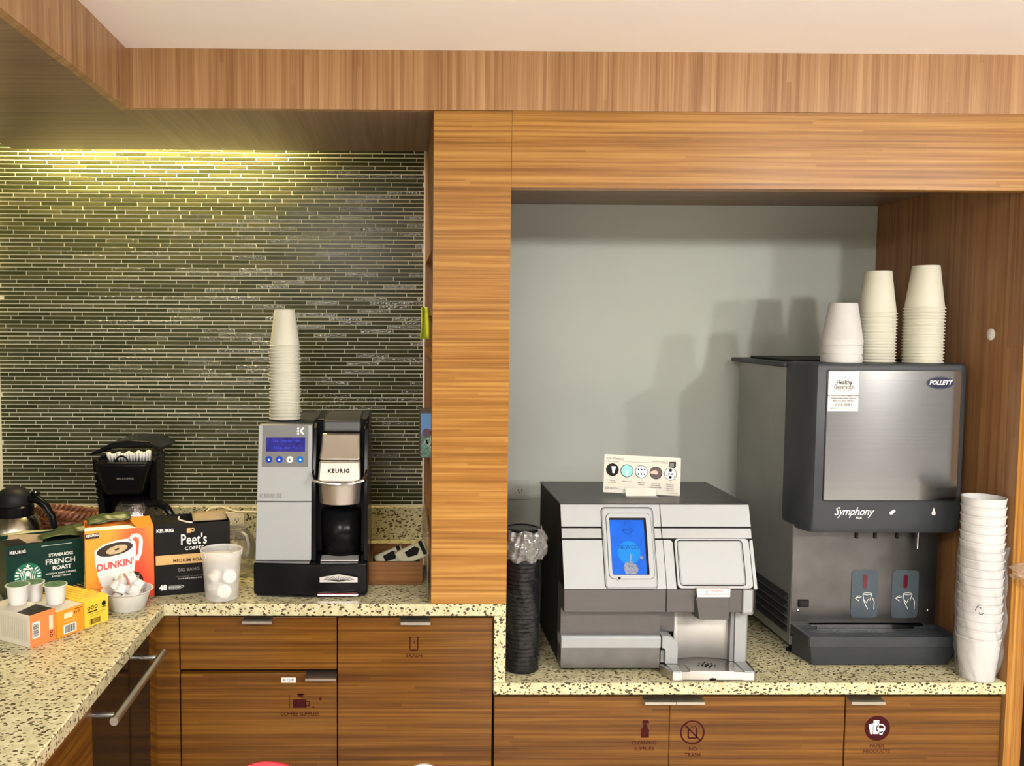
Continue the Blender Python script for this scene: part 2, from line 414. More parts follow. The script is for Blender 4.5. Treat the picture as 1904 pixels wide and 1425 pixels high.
M_greenf = pm('green_foil', (.05, .07, .018), .35, var=.4, scale=50)
M_tan = pm('tan_print', (.55, .33, .12), .5, var=.04)
M_blackb = pm('black_board', (.008, .007, .0065), .45, var=.1, spec=.15)
M_yellow = pm('yellow_board', (.78, .50, .04), .5, var=.06)
M_orange = pm('orange_board', (.82, .26, .015), .5, var=.04)
M_orange2 = pm('coral_board', (.84, .20, .055), .5, var=.04)
M_greyb = pm('grey_board', (.56, .51, .42), .65, var=.06)
M_coffee = pm('coffee_print', (.025, .012, .008), .3)
M_crema = pm('foam_print', (.48, .36, .19), .5, var=.3, scale=300)
M_pink = pm('pink_print', (.70, .25, .24), .5)
M_teal = pm('teal_print', (.20, .48, .48), .5)
M_flesh = pm('flesh_print', (.65, .34, .26), .5)
M_wicker = pm('wicker', (.17, .062, .030), .5, var=.35, scale=60)
M_lime = pm('lime_cloth', (.50, .56, .03), .7)
M_sky = pm('sky_print', (.10, .26, .55), .4)
M_leaf = pm('leaf_print', (.10, .20, .15), .5, var=.5, scale=120)
M_glass = film('clear_glass', (.50, .47, .42), .20, .05)
M_dglass = film('smoked_glass', (.07, .055, .045), .45, .06)
M_bag = film('plastic_bag', (.55, .54, .52), .05, .12)
M_bagk = film('lid_bag_film', (.10, .10, .10), .03, .10, .25)
M_acryl = film('clear_acrylic', (.6, .58, .52), .08, .03)
M_deli = pm('translucent_plastic', (.78, .75, .70), .35, trans=0, alpha=.42)
M_lcd = pm('lcd_blue', (.05, .045, .34), .3, var=.35, scale=60, emit=.8)
M_lcdt = pm('lcd_text', (.10, .12, .95), .3, emit=1.0)
M_scr = pm('screen_blue', (.0, .15, .82), .3, var=.12, scale=30, emit=1.15)
M_scr2 = pm('screen_cyan', (.0, .33, .95), .3, var=.05, emit=1.0)
M_scr3 = pm('screen_dark', (.0, .10, .55), .3, emit=1.0)
M_scrw = pm('screen_white', (.50, .50, .62), .3, var=.4, scale=220, emit=.8)
M_btn = pm('lit_blue_button', (.01, .08, .62), .3, emit=.9)
M_btn2 = pm('lit_cyan_button', (.01, .24, .85), .3, emit=.9)
# ================================================================== the setting
UC, LC = .914, .7184
XL, ZS, ZC = -.632, 2.0856, 2.2214        # left soffit face, soffit underside, ceiling
XP, XQ, XE = .080, .2619, 1.4902          # pillar left / right, alcove right side
YW, YA, YB = .655, .677, .635             # tiled wall, alcove wall, splashback face
struct('floor', B(-3.5, 4.5, -5, .9, -.05, 0), M_floor)
struct('ceiling', B(-1.30, 4.5, -5, .75, ZC, ZC+.05), M_ceil)
wb = struct('wall_back', B(-1.30, .10, YW, .75, 0, ZC), M_grout, 'wall of thin stacked olive glass mosaic tiles')
struct('wall_alcove', B(.20, 1.56, YA, .75, 0, ZC), M_wall, 'plain pale grey wall at the back of the alcove')
wl = struct('wall_left', B(-1.30, -1.237, -5, YW, 0, ZC), M_grout)
# --- mosaic: 300 full tiles nearest the camera singly, the others joined
PX_, PZ_, GX, GZ, TH = .0980, .01247, .0024, .0028, .0014
OFF = [.25, .565, .08, .26, .77, .14, .83, .04, .73, .11, .61, .81, .31, .63, .13, .32, .83, .215, .55, .91, .40, .70, .02, .48]
T_one, T_many = tilemat('glass_tile', False), tilemat('glass_tile_field', True)
def tile_verts(w, h, t, c=.0007):
    a, b = w/2, h/2
    return ([(-a, 0, -b), (a, 0, -b), (a, 0, b), (-a, 0, b), (-a, -t+c, -b), (a, -t+c, -b), (a, -t+c, b), (-a, -t+c, b),
             (-a+c, -t, -b+c), (a-c, -t, -b+c), (a-c, -t, b-c), (-a+c, -t, b-c)],
            [(0, 1, 5, 4), (1, 2, 6, 5), (2, 3, 7, 6), (3, 0, 4, 7), (4, 5, 9, 8), (5, 6, 10, 9), (6, 7, 11, 10), (7, 4, 8, 11), (8, 9, 10, 11)])
cells = []
Z0, X0, X1 = 1.0225, -1.232, .0755
for rw in range(95):
    zc = Z0+PZ_*(rw+.5)
    if zc > ZC-.01: break
    x = X0 + PX_*(OFF[(94-rw) % 24]-1) + .013*((rw//24) % 3)
    while x < X1:
        a, b = max(x+GX/2, X0), min(x+PX_-GX/2, X1)
        if b-a > .004: cells.append((a, b, zc))
        x += PX_
full = [c for c in cells if c[1]-c[0] > PX_-GX-1e-6 and c[2] < 2.10 and not (c[2] < 1.36 and -.40 < (c[0]+c[1])/2 < 0) and not (c[2] < 1.64 and -.36 < (c[0]+c[1])/2 < -.26)]
full.sort(key=lambda c: ((c[0]+c[1])/2)**2+2.755**2+(c[2]-1.5884)**2)
near = set(full[:300])
vs, fs = tile_verts(PX_-GX, PZ_-GZ, TH); tm = bpy.data.meshes.new('glass_tile'); tm.from_pydata(vs, [], fs); tm.materials.append(T_one)
for c in full[:300]:
    o = bpy.data.objects.new('glass_tile', tm); COL.objects.link(o); o.parent = wb
    o.location = ((c[0]+c[1])/2, YW, c[2]); o.rotation_euler = (random.uniform(-.006, .006), 0, random.uniform(-.002, .002))
mb = MB()
for c in cells:
    if c in near: continue
    vs, fs = tile_verts(c[1]-c[0], PZ_-GZ, TH); rx = random.uniform(-.006, .006)
    mb.add([((c[0]+c[1])/2+v[0], YW+v[1]+v[2]*rx, c[2]+v[2]) for v in vs], fs)
def joined(name, mb, mat, parent):
    me = bpy.data.meshes.new(name); me.from_pydata(mb.v, [], mb.f); me.materials.append(mat)
    o = bpy.data.objects.new(name, me); COL.objects.link(o); o.parent = parent; o['kind'] = 'stuff'; return o
joined('glass_tiles', mb, T_many, wb)
mb = MB()
for rw in range(95):
    zc = Z0+PZ_*(rw+.5)
    if zc > ZC-.01: break
    y = -1.3 + PX_*OFF[(rw*5) % 24]
    while y < YW-PX_:
        vs, fs = tile_verts(PX_-GX, PZ_-GZ, TH)
        mb.add([(-1.237-v[1], y+PX_/2+v[0], zc+v[2]) for v in vs], [tuple(reversed(f)) for f in fs]); y += PX_
joined('glass_tiles', mb, T_many, wl)
struct('trim_1', B(.0755, .080, YW-.006, YW, 1.02, 2.20), pm('edge_trim', (.74, .66, .56), .4, .3), 'pale metal edge strip beside the mosaic')
# --- soffits
struct('trim_2', B(XL, 2.3, 0, .02, ZS, ZC), W_fasc, 'upright-grained wooden fascia along the back soffit')
struct('trim_3', B(XL-.02, XL, -2.0, .02, ZS, ZC), W_fasc, 'upright-grained wooden fascia along the left soffit')
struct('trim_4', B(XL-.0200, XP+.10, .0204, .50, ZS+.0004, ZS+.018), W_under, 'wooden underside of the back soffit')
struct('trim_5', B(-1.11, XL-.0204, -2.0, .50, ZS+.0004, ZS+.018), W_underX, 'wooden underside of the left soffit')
# --- alcove head, ceiling and right end panel
struct('trim_6', B(XQ+.0006, 1.75, -.0005, .04, 1.9085, ZS-.0008), W_beam, 'horizontal-grained bamboo beam above the alcove')
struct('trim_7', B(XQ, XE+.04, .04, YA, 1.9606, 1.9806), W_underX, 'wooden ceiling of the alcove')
W_end = wood('bamboo_end_edge', Z_, (1, .4, 0), BAM)
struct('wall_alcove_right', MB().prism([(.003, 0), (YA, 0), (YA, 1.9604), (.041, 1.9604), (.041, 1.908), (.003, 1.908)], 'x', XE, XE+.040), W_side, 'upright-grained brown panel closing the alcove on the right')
struct('trim_8', B(XE-.0008, XE+.041, -.0005, .003, 0, 1.908), W_end, 'narrow bamboo edge of the right end panel')
struct('trim_9', B(XE+.041, 2.3, .06, .12, 0, 1.9085), M_dark)
# --- pillar with open shelves on its left side
pl = thing('shelf_pillar', 'tall bamboo pillar standing between tiled nook and grey alcove', 'pillar', (.17, .3, UC))
obj('front_panel', B(XP, XQ, 0, .02, UC+.0005, ZS-.0015), W_beam, pl)
obj('right_panel', B(XQ-.018, XQ-.0006, .02, YA-.003, UC+.0005, ZS-.0015), W_side, pl)
NI = wood('niche_wood', Y_, (0, .2, 1), ((.10, .042, .018), (.17, .075, .03), (.24, .12, .05)))
obj('upper_panel', B(XP, XQ-.018, .02, YW-.008, 1.770, ZS-.0015), W_side, pl)
obj('back_panel', B(.20, XQ-.018, .02, YW-.008, UC+.0005, 1.770), W_side, pl)
obj('stile', B(XP, .20, .02, .06, UC+.0005, 1.770), W_side, pl)
obj('stile', B(XP, .20, .59, YW-.008, UC+.0005, 1.770), W_side, pl)
for z in (1.610, 1.500, 1.215, 1.060): obj('shelf', B(XP+.002, .20, .06, .59, z, z+.018), NI, pl)
obj('bottom_panel', B(XP, .20, .06, .59, UC+.0005, .935), W_side, pl)
mb = MB()
mb.patch(lambda u, v: (.062+.016*u+.004*v*(u-.6)+.002*sin(6*u+3*v), .29+.02*sin(5*u), 1.634-.085*v), 8, 8)
obj('cloth', mb, M_lime, solid=.003, label='bright yellow-green cloth hanging off a shelf of the bamboo pillar', cat='cloth', origin=(.07, .31, 1.54))
t = thing('picture_box', 'carton printed with blue sky and leafy plants jutting from the pillar shelf', 'box', (.10, .3, 1.2331))
obj('carton', B(.058, .16, .24, .36, 1.2335, 1.356), pm('carton_dark', (.05, .05, .06), .5), t)
marks('sky_picture', [q(.0595, .159, 1.292, 1.352)], t, M_sky, (0, .2398, 0))
marks('plant_picture', [q(.0595, .159, 1.2345, 1.297)], t, M_leaf, (0, .2397, 0))
random.seed(3)
pol = []
for i in range(9):
    cx, cz, a = random.uniform(.072, .14), random.uniform(1.249, 1.283), random.uniform(0, 3.1)
    pol.append([(cx+.014*cos(a), cz+.014*sin(a)), (cx-.004*sin(a), cz+.004*cos(a)), (cx-.014*cos(a), cz-.014*sin(a)), (cx+.004*sin(a), cz-.004*cos(a))])
marks('leaf_picture', pol, t, pm('pale_leaf_print', (.33, .45, .40), .5), (0, .2396, 0))
marks('animal_picture', [circ(.075, 1.30, .012, 12), circ(.10, 1.304, .016, 12)], t, pm('plum_print', (.10, .05, .09), .5), (0, .2395, 0))
obj('acrylic_panel', B(.072, .0745, .03, .40, UC+.0005, 1.085), M_acryl, label='clear acrylic sheet standing against the side of the pillar', cat='panel', origin=(.073, .2, UC))

# ================================================================== worktops
L = [(-1.235, -1.7), (-.562, -1.7), (-.562, 0), (XQ, 0), (XQ, YW-.004), (-1.235, YW-.004)]
obj('worktop', MB().prism(L, 'z', .884, UC), STONE, bevel=.0025, label='speckled cream stone worktop turning the corner under the tiled wall', cat='worktop', origin=(-.5, 0, .884))
t = thing('splashback', 'low speckled stone splashback strip under the mosaic tiles', 'splashback', (-.5, YB, UC))
obj('back_strip', B(-1.235, XP-.003, YB, YW-.0005, UC+.0004, 1.018), STONE, t, bevel=.002)
obj('side_strip', B(-1.2355, -1.215, -1.7, YB-.0005, UC+.0004, 1.018), STONE, t, bevel=.002)
t = thing('lower_worktop', 'lower speckled stone worktop with upright riser carrying both dispensers', 'worktop', (.9, .3, .6884))
obj('slab', B(.2335, XE-.0012, 0, YA-.001, .6884, LC), STONE, t, bevel=.0025)
obj('riser', B(.2335, XQ, .0002, YA-.001, LC+.0002, .8838), STONE, t, bevel=.0015)

# ================================================================== base cabinets
DF = .010
def pull(x0, x1, ztop, parent, y=DF):
    return obj('pull', MB().prism([(y-.024, ztop-.010), (y-.024, ztop-.0035), (y-.0215, ztop-.0035), (y-.0215, ztop-.0075+.004), (y+.016, ztop+.0012), (y+.016, ztop-.0012), (y-.019, ztop-.0012-.003), (y-.021, ztop-.010)], 'x', x0, x1), M_pull, parent)
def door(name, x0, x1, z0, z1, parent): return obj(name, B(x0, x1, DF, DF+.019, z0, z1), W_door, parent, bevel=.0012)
def cab(name, label, x0, x1, ztop): 
    t = thing(name, label, 'cabinet', ((x0+x1)/2, .3, .0))
    obj('body', B(x0+.0005, x1-.0005, DF+.021, .60, .09, ztop), M_dark, t)
    obj('toe_kick', B(x0+.0005, x1-.0005, .07, .09, .0, .0895), M_dark, t)
    return t
c = cab('base_cabinet', 'bamboo base cabinet with a drawer over a coffee supplies door', -.5290, -.1465, .882)
d = door('drawer', -.5270, -.1480, .7482, .8785, c); pull(-.3727, -.3015, .879, d)
d = door('door', -.5270, -.1480, .10, .7385, c); pull(-.2225, -.1485, .739, d)
s = obj('label_sticker', MB().prism(q(-.2826, -.2475, .7157, .7285), 'y', DF-.0006, DF), M_white, d)
text('sticker_lettering', 'K CUP', d, M_ink, (-.265, DF-.0007, .7221), .009)
P = place((-.236, DF, .665), *FRONT); o0 = (-.236, DF, .665)
marks('cup_symbol', [rr(-.019, .014, -.012, .009, .002)]+stroke([(.014, .004), (.021, .004), (.021, -.007), (.014, -.007)], .0025)+[q(-.006, .006, .015, .023)]+[q(-.009, .009, .0205, .0235)]+stroke([(-.0265, -.013), (-.0265, .020)], .0012)+[circ(.048, .010, .0035, 10), circ(.031, -.010, .0025, 8)], d, M_maroon, o0)
text('door_lettering', 'COFFEE SUPPLIES', d, M_maroon, (-.238, DF, .6375), .0135, bold=.012, space=.92)
c = cab('base_cabinet', 'bamboo pull-out trash cabinet with bin symbol beside the stone riser', -.1465, .2330, .882)
d = door('door', -.1450, .2310, .10, .8762, c); pull(.0071, .0785, .877, d)
o0 = (.0395, DF, .812)
marks('bin_symbol', stroke([(-.0095, .016), (-.0095, -.013), (-.0075, -.0155), (.0075, -.0155), (.0095, -.013), (.0095, .016)], .0026)+[circ(.001, .004, .0018, 8)]+[q(-.004, .004, -.0135, -.0115)]+stroke([(-.0125, .016), (-.0065, .016)], .002)+stroke([(.0065, .016), (.0125, .016)], .002), d, M_maroon, o0)
text('door_lettering', 'TRASH', d, M_maroon, (.0395, DF, .783), .0135, bold=.012)
c = cab('base_cabinet', 'low double-door bamboo cabinet for cleaning supplies under the coffee dispenser', .2340, 1.1000, .686)
d = door('door', .2365, .6670, .09, .6795, c); pull(.6000, .6755-.001, .6800, d)
o0 = (.6075, DF, .598)
marks('spray_symbol', [[(-.010, -.021), (.010, -.021), (.010, .000), (.0045, .008), (.0045, .014), (-.0045, .014), (-.0045, .008), (-.010, .000)], [(-.008, .015), (.010, .015), (.008, .023), (-.005, .023)]], d, M_maroon, o0)
text('door_lettering', 'CLEANING', d, M_maroon, (.606, DF, .5635), .0125, bold=.015)
text('door_lettering', 'SUPPLIES', d, M_maroon, (.606, DF, .5485), .0125, bold=.015)
d = door('door', .6680, 1.0985, .09, .6795, c); pull(.6758, .7455, .6800, d)
o0 = (.7245, DF, .590)
marks('no_trash_symbol', ringpolys(0, 0, .0265, .0305, 36)+stroke([(-.020, .020), (.020, -.020)], .0036)+stroke([(-.010, .010), (-.010, -.014), (.010, -.014), (.010, .012)], .0036)+[q(-.003, .001, .012, .015), q(.005, .008, .014, .017)], d, M_maroon, o0)
text('door_lettering', 'NO', d, M_maroon, (.7265, DF, .5480), .0130, bold=.015)
text('door_lettering', 'TRASH', d, M_maroon, (.7265, DF, .5330), .0130, bold=.015)
c = cab('base_cabinet', 'low bamboo paper products cabinet at the right end of the row', 1.1005, 1.4890, .686)
d = door('door', 1.1020, 1.4860, .09, .6795, c); pull(1.1030, 1.1855, .6800, d)
o0 = (1.181, DF, .600)
marks('symbol_disc', [circ(0, 0, .0315, 40)], d, M_maroon, o0)
marks('paper_symbol', [[(-.022, .010), (-.011, .013), (-.012, -.015), (-.017, -.014)], [(-.010, .020), (.004, .020), (.003, -.014), (-.010, -.014)]]+ringpolys(.008, .0, .0085, .0115, 24)+[[(.003, .0), (.016, .0), (.013, -.016), (.006, -.016)]], d, M_white_ink, o0, off=.0008)
text('door_lettering', 'PAPER', d, M_maroon, (1.1815, DF, .5555), .0130, bold=.006)
text('door_lettering', 'PRODUCTS', d, M_maroon, (1.1815, DF, .5415), .0130, bold=.006)
# corner filler, black dishwasher and left cabinet
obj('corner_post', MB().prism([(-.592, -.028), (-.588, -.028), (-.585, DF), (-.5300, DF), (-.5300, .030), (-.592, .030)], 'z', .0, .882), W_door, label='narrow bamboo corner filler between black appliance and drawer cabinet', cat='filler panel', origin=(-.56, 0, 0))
t = thing('dishwasher', 'glossy black built-in dishwasher with steel bar handle under the worktop', 'dishwasher', (-.8, -.23, 0))
obj('body', B(-1.20, -.613, -.432, -.032, .0, .872), M_blackm, t)
d = obj('door', B(-.612, -.590, -.4325, -.0315, .10, .868), M_gloss, t, bevel=.003)
h = obj('bar_handle', MB().tube([(-.545, -.435, .823), (-.545, -.075, .823)], .0085, 16), M_steelv, d)
for y in (-.405, -.105): obj('handle_post', MB().tube([(-.5905, y, .823), (-.553, y, .823)], .0055, 12), M_steelv, d)
c = thing('base_cabinet', 'bamboo base cabinet left of the black dishwasher at the lower left corner', 'cabinet', (-.9, -1, 0))
obj('body', B(-1.20, -.613, -1.68, -.436, .09, .882), M_dark, c)
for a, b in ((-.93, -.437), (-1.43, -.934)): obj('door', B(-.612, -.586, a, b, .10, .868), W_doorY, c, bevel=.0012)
# cove light fitting in the slot
t = thing('cove_light', 'hidden warm strip light washing the top of the mosaic wall', 'light', (-.74, .58, 2.18))
obj('housing', B(-1.15, -.33, .55, .62, 2.175, 2.219), M_white, t)
# ================================================================== single-serve brewer
t = thing('pod_brewer', 'tall silver and black pod coffee brewer with blue display carrying the cup stack', 'coffee machine', (-.2155, .2, UC))
def arcfront(x0, x1, y0, bow, yb, n=10):
    pts = [(x0+(x1-x0)*k/n, y0-bow*(1-(2*k/n-1)**2)) for k in range(n+1)]
    return pts+[(x1, yb), (x0, yb)]
obj('base', MB().prism(arcfront(-.3564, -.0751, .058, .014, .40), 'z', UC+.006, .9985), M_black, t, bevel=.004)
obj('foot_ring', MB().prism(arcfront(-.350, -.081, .066, .014, .39), 'z', UC+.0003, UC+.006), M_blackm, t)
obj('base_plate', MB().add([(-.352, .060, .9992), (-.2185, .050, .9992), (-.2165, .10, .9992), (-.352, .075, .9992), (-.352, .060, 1.0025), (-.2185, .050, 1.0025), (-.2165, .10, 1.0035), (-.352, .075, 1.0035)], [(0,3,2,1),(4,5,6,7),(0,1,5,4),(1,2,6,5),(2,3,7,6),(3,0,4,7)]), M_silver2, t)
# silver column leans back as it rises
def colm(z): 
    k = (z-1.0)/.337
    return (-.3525+.0065*k, -.2150+.0006*k, .062+.028*k)
def hex_front(z0, z1, dep, i0=0, i1=0, o=0):
    a0, b0, y0 = colm(z0); a1, b1, y1 = colm(z1)
    return [(a0+i0, y0-o, z0), (b0-i1, y0-o, z0), (b0-i1, y0+dep, z0), (a0+i0, y0+dep, z0), (a1+i0, y1-o, z1), (b1-i1, y1-o, z1), (b1-i1, y1+dep, z1), (a1+i0, y1+dep, z1)]
obj('lower_cover', MB().hexa(hex_front(1.004, 1.1470, .03)), M_silver, t, bevel=.0015)
obj('upper_cover', MB().hexa(hex_front(1.1490, 1.3370, .03)), M_silver, t, bevel=.0015)
obj('column_body', MB().hexa([(-.345, .10, 1.0036), (-.2155, .10, 1.0036), (-.2155, .38, 1.0036), (-.345, .38, 1.0036), (-.339, .121, 1.336), (-.2155, .121, 1.336), (-.2155, .36, 1.342), (-.333, .36, 1.342)]), M_char, t, bevel=.003)
e = Vector((0, colm(1.337)[2]-colm(1.0)[2], .337)).normalized()
def onc(x, z): return (x, colm(z)[2], z)
cp = obj('control_panel', MB().hexa(hex_front(1.2345, 1.3365, -.0005, .0100, .0085, .0008)), pm('panel_grey', (.115, .112, .108), .4, .2), t)
obj('display', MB().hexa(hex_front(1.2722, 1.3069, -.0005, .0195, .0165, .0012)), M_lcd, cp)
for i, w_ in enumerate(('15oz  Regular  Hot', '15mL  8oz  Pot')):
    text('display_lettering', w_, cp, M_lcdt, (-.279, colm(1.299-i*.018)[2]-.0012, 1.299-i*.018), .0095, yd=e, off=.0003)
for i in range(4):
    x = -.320+.0258*i
    mt = (M_btn, M_btn, M_white, M_btn2)[i]
    b_ = obj('button', MB().pm(circ(0, 0, .0082, 20), 0, .0022, place((x, colm(1.2525)[2]-.0008, 1.2525), (1, 0, 0), e, 0)), mt, cp)
    text('button_symbol', 'e', cp, M_ink if i == 2 else M_white_ink, (x, colm(1.2525)[2]-.0031, 1.2533), .011, yd=e, bold=.02)
f0 = (-.2419, colm(1.3229)[2]-.0008, 1.3229)
marks('brand_symbol', [circ(-.0062, .0058, .0027, 12), circ(-.0066, -.0002, .0027, 12), circ(-.0062, -.0062, .0027, 12), [(-.0022, .0), (.0036, .0082), (.0090, .0082), (.0030, .0), (.0088, -.0082), (.0034, -.0082)]], cp, M_white_ink, f0, yd=e)
text('model_lettering', 'K3000 SE', t, M_grey, (-.3155, colm(1.163)[2]-.0004, 1.1625), .0150, yd=e, space=.95)
# black tower on the right
obj('tower', MB().box(-.2148, -.0752, .15, .38, .9988, 1.346), M_black, t, bevel=.006)
obj('side_rail', MB().prism([(.075, .9988), (.149, .9988), (.149, 1.338), (.125, 1.325), (.090, 1.22), (.075, 1.13)], 'x', -.2148, -.2040), M_black, t, bevel=.002)
obj('side_rail', MB().prism([(.075, .9988), (.149, .9988), (.149, 1.338), (.125, 1.325), (.090, 1.22), (.075, 1.13)], 'x', -.0862, -.0752), M_black, t, bevel=.002)
# brew head
M_tray = pm('tray_chrome', (.62, .60, .57), .42, .6, var=.05)
obj('head_cap', MB().prism([(.128, 1.3155), (.17, 1.3155), (.34, 1.330), (.34, 1.349), (.20, 1.352), (.135, 1.345)], 'x', -.1905, -.0950), pm('cap_grey', (.045, .045, .043), .4, 0, spec=.3), t, bevel=.006, seg=3)
obj('head_lid', MB().add([(-.193, .120, 1.313), (-.096, .120, 1.313), (-.096, .149, 1.313), (-.193, .149, 1.313), (-.1965, .083, 1.250), (-.0945, .083, 1.250), (-.0945, .149, 1.250), (-.1965, .149, 1.250), (-.193, .108, 1.290), (-.096, .108, 1.290)],
    [(0,1,2,3),(8,9,1,0),(4,5,9,8),(4,7,6,5),(3,2,6,7),(0,3,7,4,8),(2,1,9,5,6)]), M_bronze, t, bevel=.005, seg=3)
obj('head_front', MB().add([(-.196, .080, 1.249), (-.0950, .080, 1.249), (-.0950, .149, 1.249), (-.196, .149, 1.249), (-.1985, .062, 1.1985), (-.0930, .062, 1.1985), (-.0930, .149, 1.1985), (-.1985, .149, 1.1985)],
    [(0,1,2,3),(4,7,6,5),(0,4,5,1),(1,5,6,2),(2,6,7,3),(3,7,4,0)]), pm('champagne_bright', (.37, .335, .285), .42, .6, var=.03), t, bevel=.005, seg=3)
text('brand_lettering', 'KEURIG', t, M_ink, (-.1470, .0700, 1.2255), .0135, yd=(0, .33, .94), bold=.03, space=1.22, off=.0012)
hp = [(-.2135, .120, 1.232), (-.2135, .075, 1.216), (-.206, .050, 1.206), (-.180, .040, 1.2005), (-.146, .037, 1.199), (-.112, .040, 1.2005), (-.086, .050, 1.206), (-.0785, .075, 1.216), (-.0785, .120, 1.232)]
obj('lift_handle', MB().tube(hp, .0042, 10), M_chrome, t)
obj('pod_holder', MB().lathe([(.046, -.002), (.051, 0), (.0545, .052), (.050, .053)], (-.1455, .100, 1.143), 36, sy=.80, fn=None), pm('funnel_metal', (.34, .30, .265), .3, .85, var=.04), t)
obj('holder_floor', MB().lathe([(.0001, 0), (.048, 0), (.048, .05), (.0001, .05)], (-.1455, .100, 1.142), 32, sy=.8), M_black, t)
obj('splash_guard', MB().lathe([(.051, .0), (.052, .115)], (-.1455, .150, 1.0), 24, sy=.9, a0=pi, a1=2*pi), M_black, t, solid=.002)
obj('drip_plate', MB().add([(-.192, .070, 1.0002), (-.099, .070, 1.0002), (-.099, .115, 1.0002), (-.192, .115, 1.0002), (-.192, .070, 1.003), (-.099, .070, 1.003), (-.099, .115, 1.004), (-.192, .115, 1.004)], [(0,3,2,1),(4,5,6,7),(0,1,5,4),(1,2,6,5),(2,3,7,6),(3,0,4,7)]), M_tray, t)
gr = obj('drip_grate', MB().prism([(-.192, .0), (-.099, .0), (-.099, .012), (-.1455, .0200), (-.192, .012)], 'y', .0415, .0435).rot(Matrix.Translation((0, 0, .955))), M_tray, t)
marks('grate_slots', [s for k in range(13) for s in stroke([(-.1455, .002), (-.1455+.040*cos(.35+k*.2), .002+.0145*sin(.35+k*.2))], .0011)], gr, M_ink, (0, .0415, .955))
obj('tray_bar', MB().prism(rr(-.197, -.097, .922, .9285, .003, 3), 'y', .0395, .046), M_chrome, t)
# nested paper cups on the brewer
def cup_mesh(name, rr_, rb, h, mat, up=True, band=False, k=.0030):
    m = MB()
    pr = [(rr_-.0005, 0), (rr_+k*.8, .0005), (rr_+k, .0019), (rr_+k*.8, .0033), (rr_-.0002, .0040), (rb, h-.002), (rb-.001, h), (rb-.0025, h-.001), (rb-.003, h-.004), (.0002, h-.004)]
    if band: pr = [(rr_-.001, 0), (rr_+.001, .001), (rr_+.001, .015), (rr_, .0165), (rb+.001, h-.003), (rb-.001, h), (.0002, h)]
    if not up: pr = [(r, h-z) for r, z in pr]
    m.lathe(pr, n=32)
    if not up: m.lathe([(rr_-.0016, h-.0006), (rb-.003, .0040), (.0002, .0040)], n=32)
    me = mesh_of(name, m, 50); me.materials.append(mat); return me
def stack(name, me, n, x, y, z, dz, label_fn, group, cat='cup', lean=(0, 0)):
    for i in range(n):
        o = bpy.data.objects.new(name, me); COL.objects.link(o)
        o.location = (x+lean[0]*i+random.uniform(-.0004, .0004), y+lean[1]*i+random.uniform(-.0004, .0004), z+dz*i)
        o.rotation_euler = (0, 0, random.uniform(0, 6))
        tag(o, label_fn(i, n), cat, group)
ORD = ('', 'topmost', 'second', 'third', 'fourth', 'fifth', 'sixth', 'seventh', 'eighth', 'ninth', 'tenth', 'eleventh', 'twelfth', 'thirteenth', 'fourteenth', 'fifteenth', 'sixteenth', 'seventeenth', 'eighteenth', 'nineteenth', 'twentieth')
def nth(k):
    if k <= 20: return ORD[k]
    return ('twenty-' if k < 30 else 'thirty-')+ORD[k % 10].replace('topmost', 'first') if k % 10 else 'thirtieth'
def lab(what): return lambda i, n: 'topmost '+what if i == n-1 else ('bottom '+what if i == 0 else nth(n-i)+' '+what.replace(' of ', ' from the top of ', 1))
me = cup_mesh('paper_cup', .0385, .0265, .0955, M_cup)
stack('paper_cup', me, 23, -.2955, .205, 1.3405, .00855, lab('cream paper cup of the upturned stack on the pod brewer'), 'paper cups stacked on the brewer')

# ================================================================== small things beside the brewer
t = thing('wooden_box', 'small open brown wooden box of tea sachets right of the brewer', 'box', (-.007, .25, UC))
obj('front_side', B(-.0755, .0640, .1583, .1663, UC+.0004, .9748), W_box, t, bevel=.001)
obj('back_side', B(-.0755, .0640, .342, .350, UC+.0004, .9748), W_box, t, bevel=.001)
obj('end_side', B(-.0755, -.0675, .1664, .3419, UC+.0004, .9748), W_box, t, bevel=.001)
obj('end_side', B(.0560, .0640, .1664, .3419, UC+.0004, .9748), W_box, t, bevel=.001)
obj('bottom', B(-.0674, .0559, .1664, .3419, UC+.0004, UC+.006), W_box, t)
def sachet(label, c, rz, tilt, wd, ln):
    m = MB().patch(lambda u, v: (wd*(u-.5), ln*(v-.5), .0035*sin(pi*u)*sin(pi*v)+.001*sin(9*u+4*v)), 8, 10)
    o = obj('tea_sachet', m, pm('sachet_paper', (.46, .43, .30), .6, var=.10, scale=40), label=label, cat='sachet', group='tea sachets in the wooden box', solid=.002)
    k = MB().add([(-.012, .014, 0), (0, .024, 0), (.014, .012, 0), (.010, -.014, 0), (-.008, -.016, 0)], [(0, 4, 3, 2, 1)])
    p = flat('printed_crest', MB().add([(x, y, .0062) for x, y, _ in k.v], [(4, 3, 2, 1, 0)]), o, M_ink)
    p2 = flat('printed_band', MB().add([(-wd/2+.002, ln/2-.014, .0035), (wd/2-.002, ln/2-.014, .0035), (wd/2-.002, ln/2-.004, .0035), (-wd/2+.002, ln/2-.004, .0035)], [(0, 1, 2, 3)]), o, M_ink)
    ly = Vector((cos(tilt)*cos(rz), cos(tilt)*sin(rz), sin(tilt))); nz = Vector((-.15, -.72, .68)); nz = (nz-ly*nz.dot(ly)).normalized(); lx = ly.cross(nz)
    o.matrix_world = Matrix(((lx.x, ly.x, nz.x, c[0]), (lx.y, ly.y, nz.y, c[1]), (lx.z, ly.z, nz.z, c[2]), (0, 0, 0, 1))); return o
sachet('tea sachet poking out over the right rim of the wooden box', (.036, .205, .985), radians(6), radians(24), .048, .082)
sachet('tea sachet lying low in the left of the wooden box', (-.022, .235, .966), radians(4), radians(22), .046, .078)
